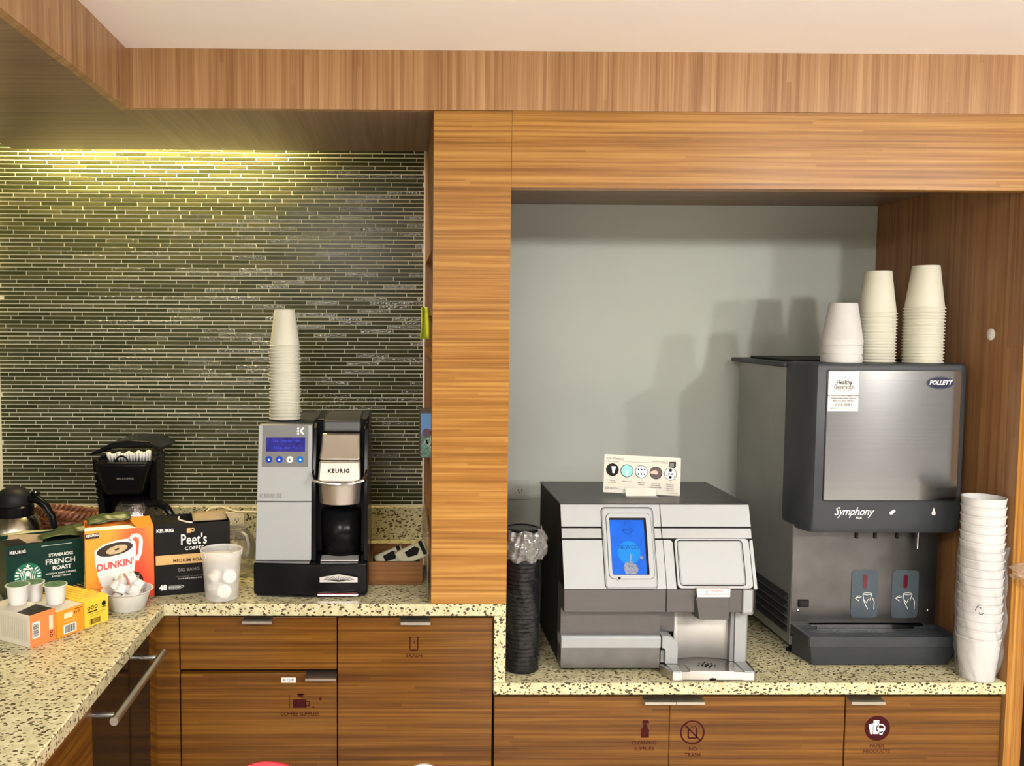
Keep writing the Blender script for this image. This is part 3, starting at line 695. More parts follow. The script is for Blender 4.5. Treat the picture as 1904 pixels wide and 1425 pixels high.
def outlet(label, x0, x1, z0, z1, y, mat):
    t = thing('wall_outlet', label, 'outlet', ((x0+x1)/2, y, (z0+z1)/2))
    pl_ = obj('cover_plate', B(x0, x1, y-.006, y-.0004, z0, z1), mat, t, bevel=.0015)
    cx, cz, wd = (x0+x1)/2, (z0+z1)/2, (x1-x0)
    horiz = wd > (z1-z0)
    for s in (-1, 1):
        ux, uz = (cx+s*wd*.22, cz) if horiz else (cx, cz+s*(z1-z0)*.22)
        r = obj('socket', MB().prism(rr(ux-.013, ux+.013, uz-.011, uz+.011, .005, 3), 'y', y-.0072, y-.006), mat, t)
        marks('socket_slots', [q(ux-.006, ux-.0045, uz-.003, uz+.004), q(ux+.0045, ux+.006, uz-.003, uz+.004), circ(ux, uz-.006, .002, 8)], r, M_ink, (0, y-.0072, 0))
outlet('ivory outlet plate on the splashback left of the brewer', -.560, -.478, .955, 1.003, YB, M_ivory)
outlet('ivory outlet plate on the splashback right of the brewer', -.1250, -.0905, .930, .998, YB, M_ivory)
outlet('pale outlet plate low on the grey alcove wall', .305, .415, 1.035, 1.095, YA, M_wall)
# ================================================================== coffee dispenser with touch screen
nc = thing('coffee_dispenser', 'wide silver bean coffee dispenser with blue touch screen on the lower worktop', 'coffee machine', (.644, .25, LC))
NX0, NX1 = .407, .8815
obj('casing', B(NX0, NX1-.002, .112, .410, LC+.012, 1.1365), M_blackm, nc, bevel=.003)
obj('top_cover', B(NX0-.001, NX1, .100, .412, 1.1368, 1.1405), pm('top_black', (.040, .040, .042), .35), nc, bevel=.001)
EY, EZ = (.10-.03)/.2081, (1.138-.942)/.2081
def sl(u, v, w): return (u, .03+v*EY-w*EZ, .942+v*EZ+w*EY)     # u across, v up the slope, w out of it
def slp(name, pts, w0, w1, mat, parent=nc, bevel=.0008): return obj(name, MB().pm(pts, w0, w1, sl), mat, parent, bevel=bevel)
obj('front_core', MB().prism([(.034, .886), (.111, .886), (.111, 1.136), (.1035, 1.136), (.034, .941)], 'x', NX0+.001, NX1-.001), M_ink, nc)
SM, S2 = M_silver, M_silver2
slp('front_panel', q(NX0, .6560, .1522, .2075), -.002, .003, SM)
slp('front_panel', q(.6575, NX1, .1522, .2075), -.002, .003, SM)
slp('mid_strip', q(NX0, .6560, .1232, .1485), -.003, .0015, S2)
slp('mid_strip', q(.6575, NX1, .1232, .1485), -.003, .0015, S2)
slp('front_panel', q(NX0, .6580, .0, .1195), -.002, .003, SM)
slp('front_panel', rr(.6592, .6825, .0, .1195, (.0001, .0001, .010, .0001), 4), -.002, .003, SM)
fr_o = rr(.6865, .8715, .0020, .1225, .010, 5); fr_i = rr(.6915, .8560, .0075, .1195, .010, 5)
obj('window_frame', MB().frame(fr_o, fr_i, -.002, .0034, sl), SM, nc)
slp('window_panel', rr(.6935, .8540, .0095, .1175, .008, 5), -.002, .0030, SM)
slp('front_panel', rr(.8735, NX1, .0, .1195, (.0001, .0001, .0001, .006), 3), -.002, .003, SM)
# touch-screen module
so, si = rr(.5085, .6365, .0007, .1990, .010, 5), rr(.5235, .6205, .0305, .1765, .006, 5)
md = obj('screen_module', MB().frame(so, si, -.001, .0060, sl), SM, nc, bevel=.001)
obj('screen_bezel', MB().frame(rr(.5190, .6300, .0245, .1845, .012, 5), rr(.5262, .6180, .0340, .1738, .003, 5), .0060, .0078, sl), SM, md)
slp('screen', q(.5230, .6210, .0300, .1770), -.0005, .0040, M_ink, md, 0)
def ringline(name, o_, i_, w_): return marks(name, [[o_[k], o_[(k+1) % len(o_)], i_[(k+1) % len(i_)], i_[k]] for k in range(len(o_))], nc, M_ink, sl(0, 0, w_), (1, 0, 0), (0, EY, EZ), .0002)
ringline('groove_line', rr(.5068, .6382, -.0004, .2007, .0112, 5), rr(.5082, .6368, .0004, .1993, .0102, 5), .0032)
ringline('groove_line', rr(.5103, .6347, .0030, .1970, .0085, 5), rr(.5110, .6340, .0037, .1963, .0080, 5), .0061)
ringline('groove_line', rr(.5178, .6312, .0233, .1857, .0132, 5), rr(.5190, .6300, .0245, .1845, .0120, 5), .0061)
ringline('groove_line', rr(.6955, .8520, .0115, .1155, .007, 5), rr(.6961, .8514, .0121, .1149, .0065, 5), .0031)
E3 = (0, EY, EZ); o3 = sl(0, 0, .0040)
def sm(name, polys, mat, off): return marks(name, polys, md, mat, o3, (1, 0, 0), E3, off)
sm('screen_picture', [q(.5270, .6125, .0352, .1685)], M_scr, .0003)
sm('screen_glow', [circ(.5715, .0880, .0285, 36)], M_scr2, .0005)
sm('screen_cup', ringpolys(.571, .145, .010, .0125, 20, pi, 2*pi)+stroke([(.558, .145), (.585, .143)], .0025)+ringpolys(.573, .156, .008, .0095, 12, .5, 3.2), M_scr3, .0006)
text('screen_lettering', 'NEWCO', md, M_scr3, sl(.571, .1010, .0040), .0140, yd=E3, bold=.01, off=.0008)
sm('screen_hand', [[(.560, .0358), (.556, .050), (.559, .062), (.565, .066), (.572, .064), (.5735, .085), (.5765, .085), (.578, .062), (.588, .058), (.592, .048), (.589, .040), (.584, .0358)], circ(.602, .0760, .0042, 12)], M_scrw, .0007)
obj('camera_ring', MB().pm(circ(.5424, .0257, .0065, 20), .0060, .0085, sl), SM, md)
obj('camera_lens', MB().pm(circ(.5424, .0257, .0034, 16), .0085, .0090, sl), M_ink, md)
# vertical band under the slope
BND = pm('band_steel', (.095, .088, .086), .42, .55, var=.05, scale=1, stretch=(3, 3, 500), bump=.06)
obj('front_band', MB().prism([(.0305, .8835), (.0305, .9412), (.110, .9412), (.110, .8835)], 'x', NX0, .6585), BND, nc, bevel=.002)
obj('front_band', MB().prism([(.0305, .8835), (.0305, .9412), (.110, .9412), (.110, .8835)], 'x', .6595, .846), BND, nc, bevel=.002)
obj('corner_block', MB().hexa([(.8465, .0305, .876), (.873, .0305, .876), (.8815, .045, .876), (.8465, .11, .876), (.8465, .0305, .9412), (.873, .0305, .9412), (.8815, .045, .9412), (.8465, .11, .9412)]), S2, nc, bevel=.003)
obj('corner_pad', MB().prism(rr(.8480, .8700, .8840, .9395, .004, 3), 'y', .0280, .0304), SM, nc, bevel=.0008)
# spout hood
obj('spout_hood', MB().add([(.7285, .0195, .9255), (.8110, .0195, .9255), (.8110, .060, .9255), (.7285, .060, .9255), (.7385, .0195, .8685), (.8110, .0195, .8685), (.8110, .060, .8685), (.7285, .060, .874), (.7285, .034, .874)],
    [(0,1,2,3),(4,8,7,6,5),(0,4,5,1),(1,5,6,2),(2,6,7,3),(3,7,8,0),(0,8,4)]), BND, nc, bevel=.002)
obj('warning_plate', MB().hexa([(.7310, .0172, .9262), (.8105, .0172, .9262), (.8105, .0194, .9262), (.7310, .0194, .9262), (.7295, .0172, .9475), (.8110, .0172, .9475), (.8110, .030, .9475), (.7295, .030, .9475)]), pm('plate_pale', (.66, .58, .54), .5), nc)
text('warning_lettering', 'WARNING', nc, M_red, (.775, .0171, .9418), .0075, bold=.0, off=.0003)
text('warning_lettering', 'Do not open door with hand', nc, M_red, (.7705, .0171, .9335), .0062, off=.0003)
marks('warning_mark', [[(.7515, .938), (.7555, .938), (.7535, .946)], circ(.7535, .9365, .0014, 8)], nc, M_ink, (0, .0171, 0), off=.0003)
# lower left body
obj('recess_panel', B(NX0, .6560, .0680, .111, .8120, .8832), BND, nc)
obj('lower_panel', B(NX0, .6560, .0626, .111, LC+.012, .7840), M_steeld, nc, bevel=.001)
obj('silver_ledge', MB().prism([(.0560, .7845), (.0560, .8105), (.0600, .8150), (.111, .8150), (.111, .7845)], 'x', NX0, .6560), SM, nc, bevel=.0015)
# curved arm sweeping from the ledge down to the tray
arm = [(.6592, .8150)]+[(.6568+.012+.0300*cos(a), .7850+.0300*sin(a)) for a in [pi/2-k*pi/16 for k in range(9)]]+[(.6987, .7445), (.6680, .7445)]+[(.6600+.0080*cos(a), .7765+.0080*sin(a)) for a in [k*pi/8 for k in range(5)]]+[(.6592, .7845)]
obj('curved_arm', MB().prism(arm, 'y', .0560, .111), SM, nc, bevel=.0012)
obj('arm_side', B(.6592, .6672, .066, .111, .7445, .7755), S2, nc)
# cup bay: curved steel back, right column
mb = MB(); nb = 12
bay = [(.6992+.1375*k/nb, .092+.015*sin(pi*k/nb)) for k in range(nb+1)]
mb.add([(x, y, .742) for x, y in bay]+[(x, y, .8832) for x, y in bay], [(i, i+1, nb+2+i, nb+1+i) for i in range(nb)])
obj('bay_back', mb, pm('bay_steel', (.44, .42, .39), .55, .35, var=.08, scale=10), nc, solid=.002)
obj('arm_upper', B(.6592, .6990, .090, .111, .8155, .8832), BND, nc)
obj('right_column', MB().prism([(.8375, .8758), (.8470, .8758), (.8470, .7420), (.8360, .7420)], 'y', .078, .111), S2, nc, bevel=.001)
obj('right_column', B(.8472, .8760, .074, .111, .7420, .8758), SM, nc, bevel=.0012)
obj('right_column', MB().prism([(.8762, .8758), (.8812, .8758), (.8812, .7420), (.8762, .7420)], 'y', .080, .111), S2, nc, bevel=.001)
# drip tray base
tray = thing_tray = MB().prism([(.6560, .110), (.6560, .058), (.6700, .0125), (.6735, .009), (.6960, .009), (.700, .0115), (.845, .0115), (.849, .009), (.8735, .009), (.8765, .0120), (.8835, .058), (.8835, .110)], 'z', LC+.0015, .7415)
obj('tray_base', tray, M_steelv, nc, bevel=.0018)
obj('tray_pad', MB().hexa([(.6735, .0085, .7417), (.6955, .0085, .7417), (.6960, .0545, .7417), (.6700, .0545, .7417), (.6740, .0095, .7432), (.6950, .0095, .7432), (.6955, .0540, .7440), (.6705, .0540, .7440)]), SM, nc)
obj('tray_pad', MB().hexa([(.8490, .0085, .7417), (.8730, .0085, .7417), (.8750, .0725, .7417), (.8480, .0725, .7417), (.8495, .0095, .7432), (.8725, .0095, .7432), (.8745, .0720, .7440), (.8485, .0720, .7440)]), SM, nc)
dp = [(.7165, .0125), (.8235, .0125)]+[(.770+.0535*cos(a), .052+.038*sin(a)) for a in [k*pi/12 for k in range(13)]]
dg = obj('drip_plate', MB().prism(dp, 'z', .7416, .7434), M_steel, nc)
holes = [circ(.770+r*cos(a), .050+r*.85*sin(a), s, 10) for r, s, n_ in ((0, .0048, 1), (.012, .0034, 6), (.021, .0022, 8)) for a in [2*pi*k/n_ for k in range(n_)]]
marks('drain_holes', holes, dg, M_ink, (0, 0, .7434), (1, 0, 0), (0, 1, 0))
M_pad = pm('pad_white', (.48, .475, .455), .45, .1)
for x0, x1 in ((.6760, .6945), (.8515, .8715)): obj('front_pad', MB().prism(rr(x0, x1, .7225, .7405, .003, 3), 'y', .0084, .0092), M_pad, nc)
marks('tray_notch', [circ(.772, .7225, .0085, 16, .45)], nc, M_ink, (0, .0113, 0))
for x in (.43, .63): obj('foot', MB().lathe([(.0001, 0), (.014, 0), (.014, .012), (.0001, .012)], (x, .14, LC+.0003), 16), M_ink, nc)
for x in (.43, .86): obj('foot', MB().lathe([(.0001, 0), (.014, 0), (.014, .012), (.0001, .012)], (x, .38, LC+.0003), 16), M_ink, nc)
# instruction card on its little stand
t = thing('card_stand', 'clear stub stand holding the instruction card on the coffee dispenser', 'stand', (.635, .196, 1.1406))
obj('base_plate', B(.593, .675, .168, .222, 1.1407, 1.1437), M_acryl, t)
obj('front_lip', MB().hexa([(.593, .180, 1.1438), (.672, .180, 1.1438), (.672, .1825, 1.1438), (.593, .1825, 1.1438), (.593, .186, 1.1630), (.672, .186, 1.1630), (.672, .1885, 1.1630), (.593, .1885, 1.1630)]), pm('lip_acrylic', (.70, .67, .58), .2, alpha=.55), t)
cdw = thing('instruction_card', 'white instruction card with five round pictures leaning on the coffee dispenser', 'card', (.637, .196, 1.1500), local=True)
a = -.058; cx_, cz_ = Vector((cos(a), 0, sin(a))), Vector((-sin(a)*.98, .17, cos(a)*.98))
cx_ = cx_.normalized(); cz_ = (cz_-cx_*cz_.dot(cx_)).normalized()
cf = place((0, 0, .0020), cx_, cz_, 0)
obj('card', MB().pm(rr(-.100, .103, -.006, .0935, .002, 2), -.0008, 0, lambda u, v, w: cf(u, v, w) + Vector((0, .0015*sin(u*20), .0006*sin(u*15)))), M_card, cdw)
def cm(name, polys, mat, off): 
    f = place((0, 0, .0020), cx_, cz_, off); m_ = MB()
    for p in polys: m_.add([f(u, v)+Vector((0, .0015*sin(u*20)-.0006, .0006*sin(u*15))) for u, v in p], [tuple(range(len(p)))])
    return flat(name, m_, cdw, mat)
def ct(s, u, v, size, mat=M_ink, al='CENTER', bold=0):
    return text('card_lettering', s, cdw, mat, cf(u, v, 0)+Vector((0, -.0022, .0006*sin(u*15))), size, xd=cx_, yd=cz_, align=al, bold=bold)
ct('CX TOUCH', -.094, .0825, .0085, M_grey, 'LEFT'); ct('Brewing instructions', -.094, .0758, .0040, M_grey, 'LEFT'); ct('make your first delicious cup', .070, .0810, .0040, M_grey, 'RIGHT')
cm('rule_line', [q(-.050, .068, .0765, .0770)], M_grey, .0003)
cm('machine_picture', [[(.071, .069), (.086, .066), (.090, .070), (.090, .083), (.073, .082)]], M_ink, .0003); cm('machine_picture_front', [[(.073, .070), (.085, .068), (.085, .079), (.074, .079)]], M_grey, .0005)
for k in range(5):
    u, v = -.078+.0385*k, .0540-.0010*k
    cm('picture_disc', [circ(u, v, .0168, 28)], M_ink, .0003)
    cm('picture_face', [circ(u, v, .0155, 28)], (M_ink, M_teal, pm('pale_blue_print', (.52, .60, .66), .5, var=.2, scale=150), pm('brown_print', (.05, .028, .024), .5), M_white_ink)[k], .0005)
    det = {0: [[(u-.003, v+.009), (u+.009, v+.009), (u+.005, v-.009), (u, v-.009)]], 1: [[(u-.003, v-.0145), (u+.003, v-.0145), (u+.001, v+.002), (u-.001, v+.002)]],
           2: [circ(u+dx, v+dz, .0022, 8) for dx in (-.008, 0, .008) for dz in (-.006, .006)], 3: [[(u-.015, v+.003), (u-.002, v+.007), (u+.006, v+.003), (u+.004, v-.004), (u-.014, v-.003)]],
           4: [circ(u, v+.010, .0045, 10), circ(u-.004, v, .0025, 8), circ(u+.004, v, .0025, 8), circ(u, v-.009, .004, 10), circ(u-.010, v-.005, .0018, 8), circ(u+.010, v-.007, .0015, 8)]}[k]
    cm('picture_detail', det, (M_white_ink, M_white_ink, M_ink, M_flesh, M_ink)[k], .0007)
    for j, s in enumerate((('1', 'Place cup', 'on drip tray'), ('2', 'Touch screen'), ('3', 'Select your', 'selection'), ('4', 'Remove cup', 'when finished', 'Enjoy your drink'), ('5', 'Change filter', 'brush daily', 'wipe down', 'see manual'))[k]): ct(s, u, .0315-.0050*j-.0010*k, .0045)
ct('RECYCLE', -.083, .0055, .0055, M_grey, 'LEFT'); cm('recycle_mark', ringpolys(-.0905, .0058, .0024, .0037, 14), M_grey, .0003)
ct('newco.com', .084, .0015, .0055, M_grey)

# ================================================================== ice and water dispenser
ic = thing('ice_dispenser', 'tall steel and charcoal ice and water dispenser in the right of the alcove', 'ice machine', (1.25, .35, LC))
IX0, IX1 = 1.042, 1.428
obj('cabinet', B(IX0, IX1, .199, .600, LC+.022, 1.478), pm('cabinet_steel', (.30, .295, .28), .45, .7, var=.10, scale=6), ic, bevel=.002)
fpn = obj('splash_panel', B(IX0+.001, IX1-.001, .1968, .1988, .765, 1.075), M_steeld, ic)
for k in range(5): obj('side_louver', MB().prism([(IX0-.0005, .770+.022*k), (IX0-.010, .774+.022*k), (IX0-.010, .777+.022*k), (IX0-.0005, .786+.022*k)], 'y', .215, .560), M_blackm, ic)
for x, y in ((1.062, .215), (1.408, .215), (1.062, .575), (1.408, .575)):
    obj('foot', MB().lathe([(.0001, 0), (.020, 0), (.020, .004), (.009, .008), (.009, .022), (.0001, .022)], (x, y, LC+.0003), 16), M_ink, ic)
# moulded charcoal head: bevelled plan, under-edge drawn in
def headloop(z, ins, fy):  # plan outline at height z
    return [(IX0-.003+ins, .262, z), (IX0-.003+ins, .205, z), (1.0545+ins, fy+.012, z), (1.062+ins, fy+.002, z), (1.075+ins, fy, z), (1.425-ins, fy, z), (1.4385-ins, fy+.002, z), (1.447-ins, fy+.012, z), (1.457-ins, .205, z), (1.457-ins, .262, z)]
rows = [headloop(1.0560, .010, .165), headloop(1.0575, .005, .140), headloop(1.0700, .001, .1325), headloop(1.100, 0, .1305), headloop(1.4840, 0, .1300), headloop(1.4905, .002, .1330), headloop(1.4935, .008, .1420)]
n_ = len(rows[0]); mb = MB()
mb.add([p for r in rows for p in r], [(k*n_+i, k*n_+(i+1) % n_, (k+1)*n_+(i+1) % n_, (k+1)*n_+i) for k in range(len(rows)-1) for i in range(n_)]+[tuple(range(n_-1, -1, -1)), tuple(range((len(rows)-1)*n_, len(rows)*n_))])
hd = obj('front_cover', mb, M_char, ic, smooth=38)
obj('top_lid', MB().prism(rr(IX0-.012, 1.457, .263, .640, .006, 3), 'z', 1.4785, 1.4900), M_char, ic, bevel=.002)
obj('lid_insert', MB().prism(rr(IX0+.03, 1.40, .300, .600, .010, 3), 'z', 1.4902, 1.4965), M_blackm, ic, bevel=.002)
ip = obj('steel_panel', MB().prism(rr(1.0865, 1.4265, 1.1440, 1.4748, .003, 2), 'y', .1284, .1300), M_steel, ic)
obj('panel_rim', MB().frame(rr(1.0835, 1.4295, 1.1410, 1.4778, .004, 2), rr(1.0862, 1.4268, 1.1437, 1.4751, .003, 2), .1275, .1302, lambda u, v, w: (u, w, v)), pm('rim_dark', (.02, .02, .021), .4), ic)
st = obj('service_sticker', MB().prism(q(1.0875, 1.1650, 1.3722, 1.4735), 'y', .1278, .1284), M_white, ic)
S0 = lambda x, z: (x, .1278, z)
text('sticker_lettering', 'Healthy', st, M_ink, S0(1.1275, 1.4455), .0165, bold=.02, sx=.78)
text('sticker_lettering', 'Generation', st, M_grey, S0(1.1275, 1.4340), .0155, bold=.02, sx=.74)
text('sticker_lettering', 'VENDING', st, M_ink, S0(1.1275, 1.4258), .0055, space=1.9)
for k, s in enumerate(('For service or product requests for this', 'vending machine please call us at', '(800) 912-8363 (VEND)')): text('sticker_lettering', s, st, M_ink, S0(1.1262, 1.4120-.0068*k), .0049 if k < 2 else .0056, bold=.02)
text('sticker_lettering', 'OCS 0081', st, M_grey, S0(1.1270, 1.3885), .0095, bold=.02, sx=1.15)
text('sticker_lettering', 'Asset #', st, M_ink, S0(1.0925, 1.3800), .0050, align='LEFT', bold=.02)
marks('sticker_rule', [q(1.110, 1.160, 1.3777, 1.3781)], st, M_ink, (0, .1278, 0))
navy = pm('navy_print', (.010, .013, .040), .3)
marks('oval_badge', [circ(1.3725, 1.4450, .0355, 44, .44)], ip, navy, (0, .1284, 0)); marks('badge_ring', [[(1.3725+.0335*cos(a), 1.4450+.0135*sin(a)), (1.3725+.0345*cos(a), 1.4450+.0142*sin(a)), (1.3725+.0345*cos(b), 1.4450+.0142*sin(b)), (1.3725+.0335*cos(b), 1.4450+.0135*sin(b))] for a, b in [(2*pi*k/40, 2*pi*(k+1)/40) for k in range(40)]], ip, M_grey, (0, .1284, 0), off=.0007)
text('badge_lettering', 'FOLLETT', ip, M_white_ink, (1.3725, .1284, 1.4455), .0150, bold=.035, shear=.25, sx=.95, off=.0009)
text('brand_lettering', 'Symphony', hd, M_white_ink, (1.1640, .1303, 1.1140), .0300, shear=.35, bold=.004, sx=.86, space=.92, off=.0012)
text('brand_lettering', 'PLUS', hd, M_white_ink, (1.1790, .1303, 1.0985), .0065, bold=.03, off=.0012)
marks('ice_symbol', [rr(1.2570, 1.2660, 1.1070, 1.1150, .003, 3), [(1.2615, 1.1165), (1.2685, 1.1205), (1.2725, 1.1165), (1.2670, 1.1095)]], hd, M_white_ink, (0, .1303, 0), off=.0012)
marks('drop_symbol', [[(1.3707, 1.1255)]+[(1.3707+.0052*cos(a), 1.1100+.0052*sin(a)) for a in [pi*.12-k*pi*1.24/14 for k in range(15)]]], hd, M_white_ink, (0, .1303, 0), off=.0012)
# nozzles, switch, sensors
for x, b in ((1.1953, 1.0355), (1.2442, 1.0355), (1.3021, 1.0355), (1.3475, 1.0355)): obj('nozzle', B(x-.0030, x+.0030, .166, .174, b, 1.0572), M_ink, ic)
obj('water_tube', MB().tube([(1.3570, .170, 1.0572), (1.3570, .170, 1.008)], .0036, 12), M_steel, ic)
sw = obj('rocker_switch', B(1.0606, 1.0884, .1925, .1967, .8448, .8638), M_ink, ic, bevel=.001)
obj('rocker', MB().hexa([(1.064, .1905, .848), (1.085, .1905, .848), (1.085, .1924, .848), (1.064, .1924, .848), (1.064, .1915, .8605), (1.085, .1915, .8605), (1.085, .1924, .8605), (1.064, .1924, .8605)]), M_blackm, sw)
for x in (1.0616, 1.4084): obj('screw', MB().ell((x, .1965, .8345), .0045, .003, .0045, 12, 6), M_chrome, ic)
for x0, x1 in ((1.2010, 1.2722), (1.3088, 1.3794)):
    cx = (x0+x1)/2
    sp = obj('sensor_plate', MB().prism(rr(x0, x1, .8148, .9437, .012, 5), 'y', .1950, .1967), pm('sensor_grey', (.055, .070, .082), .4, spec=.25), ic)
    obj('sensor_lens', MB().prism(rr(cx-.0055, cx+.0055, .8955, .9315, .0052, 5), 'y', .1940, .1950), pm('sensor_red', (.085, .008, .018), .15), sp)
    w = .0014; ox, oz = cx+.006, .868
    marks('hand_symbol', stroke([(ox-.011, oz+.012), (ox-.0075, oz-.008)], w)+stroke([(ox+.013, oz+.012), (ox+.008, oz-.006)], w)+[[(ox+.001+a_*.012, oz+.012+b_*.0035), (ox+.001+a_*.0105, oz+.012+b_*.0024), (ox+.001+c_*.0105, oz+.012+d_*.0024), (ox+.001+c_*.012, oz+.012+d_*.0035)] for a_, b_, c_, d_ in [(cos(k*.3142), sin(k*.3142), cos((k+1)*.3142), sin((k+1)*.3142)) for k in range(20)]]
          +stroke([(ox-.0075, oz-.008), (ox-.002, oz-.020), (ox+.004, oz-.030)], w)+stroke([(ox-.0075, oz-.004), (ox-.001, oz-.012), (ox+.004, oz-.002)], w)+stroke([(ox+.014, oz+.002), (ox+.020, oz-.008), (ox+.020, oz-.030)], w)
          +stroke([(ox-.014, oz+.004), (ox-.031, oz)], w)+stroke([(ox-.020, oz-.008), (ox-.031, oz), (ox-.020, oz+.008)], w), sp, M_white_ink, (0, .1950, 0))
# drip tray: open tub with slatted grille
to = [(IX0+.002, .1950), (1.0455, .1000), (1.0480, .0960), (1.0520, .0945), (1.4250, .0945), (1.4290, .0960), (1.4315, .1000), (1.4335, .1950)]
tb = [(IX0+.004, .1950), (1.0600, .1120), (1.0610, .1080), (1.0650, .1055), (1.4080, .1055), (1.4110, .1080), (1.4130, .1120), (1.4300, .1950)]
def ins(pl, d): 
    cx = sum(p[0] for p in pl)/len(pl); cy = sum(p[1] for p in pl)/len(pl)
    return [(x+(d if x < cx else -d), y+(d if y < cy else -d)) for x, y in pl]
n8 = len(to); ti = ins(to, .009)
vs = [(x, y, .7230) for x, y in tb]+[(x, y, .7720) for x, y in ins(to, .003)]+[(x, y, .7735) for x, y in to]+[(x, y, .7980) for x, y in to]+[(x, y, .7985) for x, y in ti]+[(x, y, .7800) for x, y in ti]
fs = [(k*n8+i, k*n8+(i+1) % n8, (k+1)*n8+(i+1) % n8, (k+1)*n8+i) for k in range(5) for i in range(n8)]+[tuple(range(n8-1, -1, -1)), tuple(range(5*n8, 6*n8))]
tr = obj('drip_tray', MB().add(vs, fs), M_char, ic, smooth=30)
for k in range(7): obj('grille_slat', B(1.062, 1.418, .1075+.0115*k, .1105+.0115*k, .7803, .7895), M_char, tr)
for x in (1.150, 1.240, 1.330): obj('grille_bar', B(x-.002, x+.002, .106, .182, .7803, .7880), M_char, tr)
obj('tray_hook', MB().prism([(1.0900, .8010), (1.3890, .8010), (1.3890, .7970), (1.3640, .7955), (1.3640, .7895), (1.1070, .7895), (1.1070, .7955), (1.0900, .7970)], 'y', .1830, .1945), M_steel, ic)
# white cap on the end panel
obj('hole_cap', MB().lathe([(.0145, 0), (.0150, .002), (.012, .004), (.0001, .0048)], (0, 0, 0), 24, fn=lambda p: (XE-p[2], .118+p[0], 1.5686+p[1])), M_white, label='round white plastic cap on the brown alcove side panel', cat='cap')
# cups on the ice dispenser
me = cup_mesh('paper_cup', .0465, .0325, .1125, M_cup)
stack('paper_cup', me, 17, 1.2620, .236, 1.4938, .00785, lab('cream paper cup of the middle stack on the ice dispenser'), 'paper cups in the middle stack on the ice dispenser')
stack('paper_cup', me, 18, 1.3640, .196, 1.4938, .00815, lab('cream paper cup of the right-hand stack on the ice dispenser'), 'paper cups in the right stack on the ice dispenser')
me = cup_mesh('foam_cup', .0490, .0335, .1085, M_foam, band=True)
for i, s in enumerate(('lowest white foam cup of the short upturned stack on the ice dispenser', 'middle white foam cup of the short upturned stack on the ice dispenser', 'topmost white foam cup of the short upturned stack on the ice dispenser')):
    stack('foam_cup', me, 1, 1.1515, .195, 1.4938+.0225*i, 0, lambda a, b, s=s: s, 'foam cups on the ice dispenser')
# sleeve of upright foam cups at the right end
me = cup_mesh('foam_cup', .0478, .0375, .1080, M_foam, up=False, k=.0015)
SX, SY = 1.4385, .035
stack('foam_cup', me, 17, SX, SY, LC+.0006, .0216, lab('white foam cup of the tall bagged stack beside the end panel'), 'foam cups in the tall sleeve', lean=(-.0002, 0))
random.seed(11)
ph = [random.uniform(0, 6) for _ in range(9)]
def bagfn(u, v):
    a = 2*pi*u; z = LC+.001+.335*v
    lo = max(0, 1-v/.22)
    r = .0515-.012*lo+.0022*sin(7*a+ph[0]+9*v)+.0016*sin(13*a+30*v+ph[1])+.0020*sin(3*a+22*v)+.004*max(0, sin(v*pi))*max(0, sin(a+ph[2]+4*v))
    return (min(1.4895, SX-.001*v+r*cos(a)), min(.0930, SY+r*sin(a)), z)
t = thing('cup_bag', 'clear crumpled plastic sleeve around the tall foam cup stack at the right end', 'plastic bag', (SX, SY, LC))
obj('sleeve', MB().patch(bagfn, 56, 40), M_bag, t, smooth=80)
def tail(u, v):
    x = 1.478+.100*u; s = .018+.034*u
    return (x-.0*v, -.020-.018*u+.012*sin(9*v+5*u)+.006*sin(17*v), 1.000-.010*u+s*(2*v-1)+.005*sin(12*u+6*v))
obj('bag_tail', MB().patch(tail, 16, 18), film('plastic_bag_tail', (.50, .40, .32), .30, .12), t, smooth=80)
marks('bag_print', ringpolys(1.4005, .905, .006, .0075, 12, .3, 3.6)+ringpolys(1.408, .898, .004, .0055, 10, 3, 6)+stroke([(1.396, .912), (1.404, .917)], .0015), t, M_ink, (.002, -.012, 0))
# sleeve of black lids beside the pillar
m_ = MB().lathe([(.0445, 0), (.0452, .002), (.0452, .0055), (.0435, .0075), (.036, .0085), (.0345, .0065), (.0001, .0062)], n=28)
ml = mesh_of('cup_lid', m_, 40); ml.materials.append(M_black)
LX, LY = .3115, .094
stack('cup_lid', ml, 34, LX, LY, LC+.002, .0107, lab('black plastic cup lid of the bagged stack beside the pillar'), 'cup lids in the tall bag', 'lid')
def lbag(u, v):
    a = 2*pi*u; z = LC+.001+.347*v
    k = max(0, (v-.72)/.28)
    r = .0478+.0013*sin(5*a+14*v)+.0010*sin(11*a+33*v+1)+.0028*k*sin(9*a+20*v)+.0015*k*sin(17*a-25*v)+.006*max(0, 1-v/.06)*max(0, cos(a-.3))
    return (max(XQ+.0010, LX+r*cos(a)), LY+r*sin(a)*1.0, z)
t = thing('lid_bag', 'clear crinkled plastic bag around the black lid stack beside the pillar', 'plastic bag', (LX, LY, LC))
obj('sleeve', MB().patch(lbag, 52, 60), M_bagk, t, smooth=80)
def knot(u, v):
    a = pi*(.95+1.15*u); z = 1.004+.075*v
    r = .0500+.011*sin(pi*v)+.003*sin(9*a+11*v)+.0025*sin(19*a-7*v)
    return (max(XQ+.0015, LX+r*cos(a)), LY+r*sin(a), z+.004*sin(7*a))
obj('gathered_top', MB().patch(knot, 44, 16), film('gathered_film', (.55, .52, .48), .22, .12), t, smooth=80)
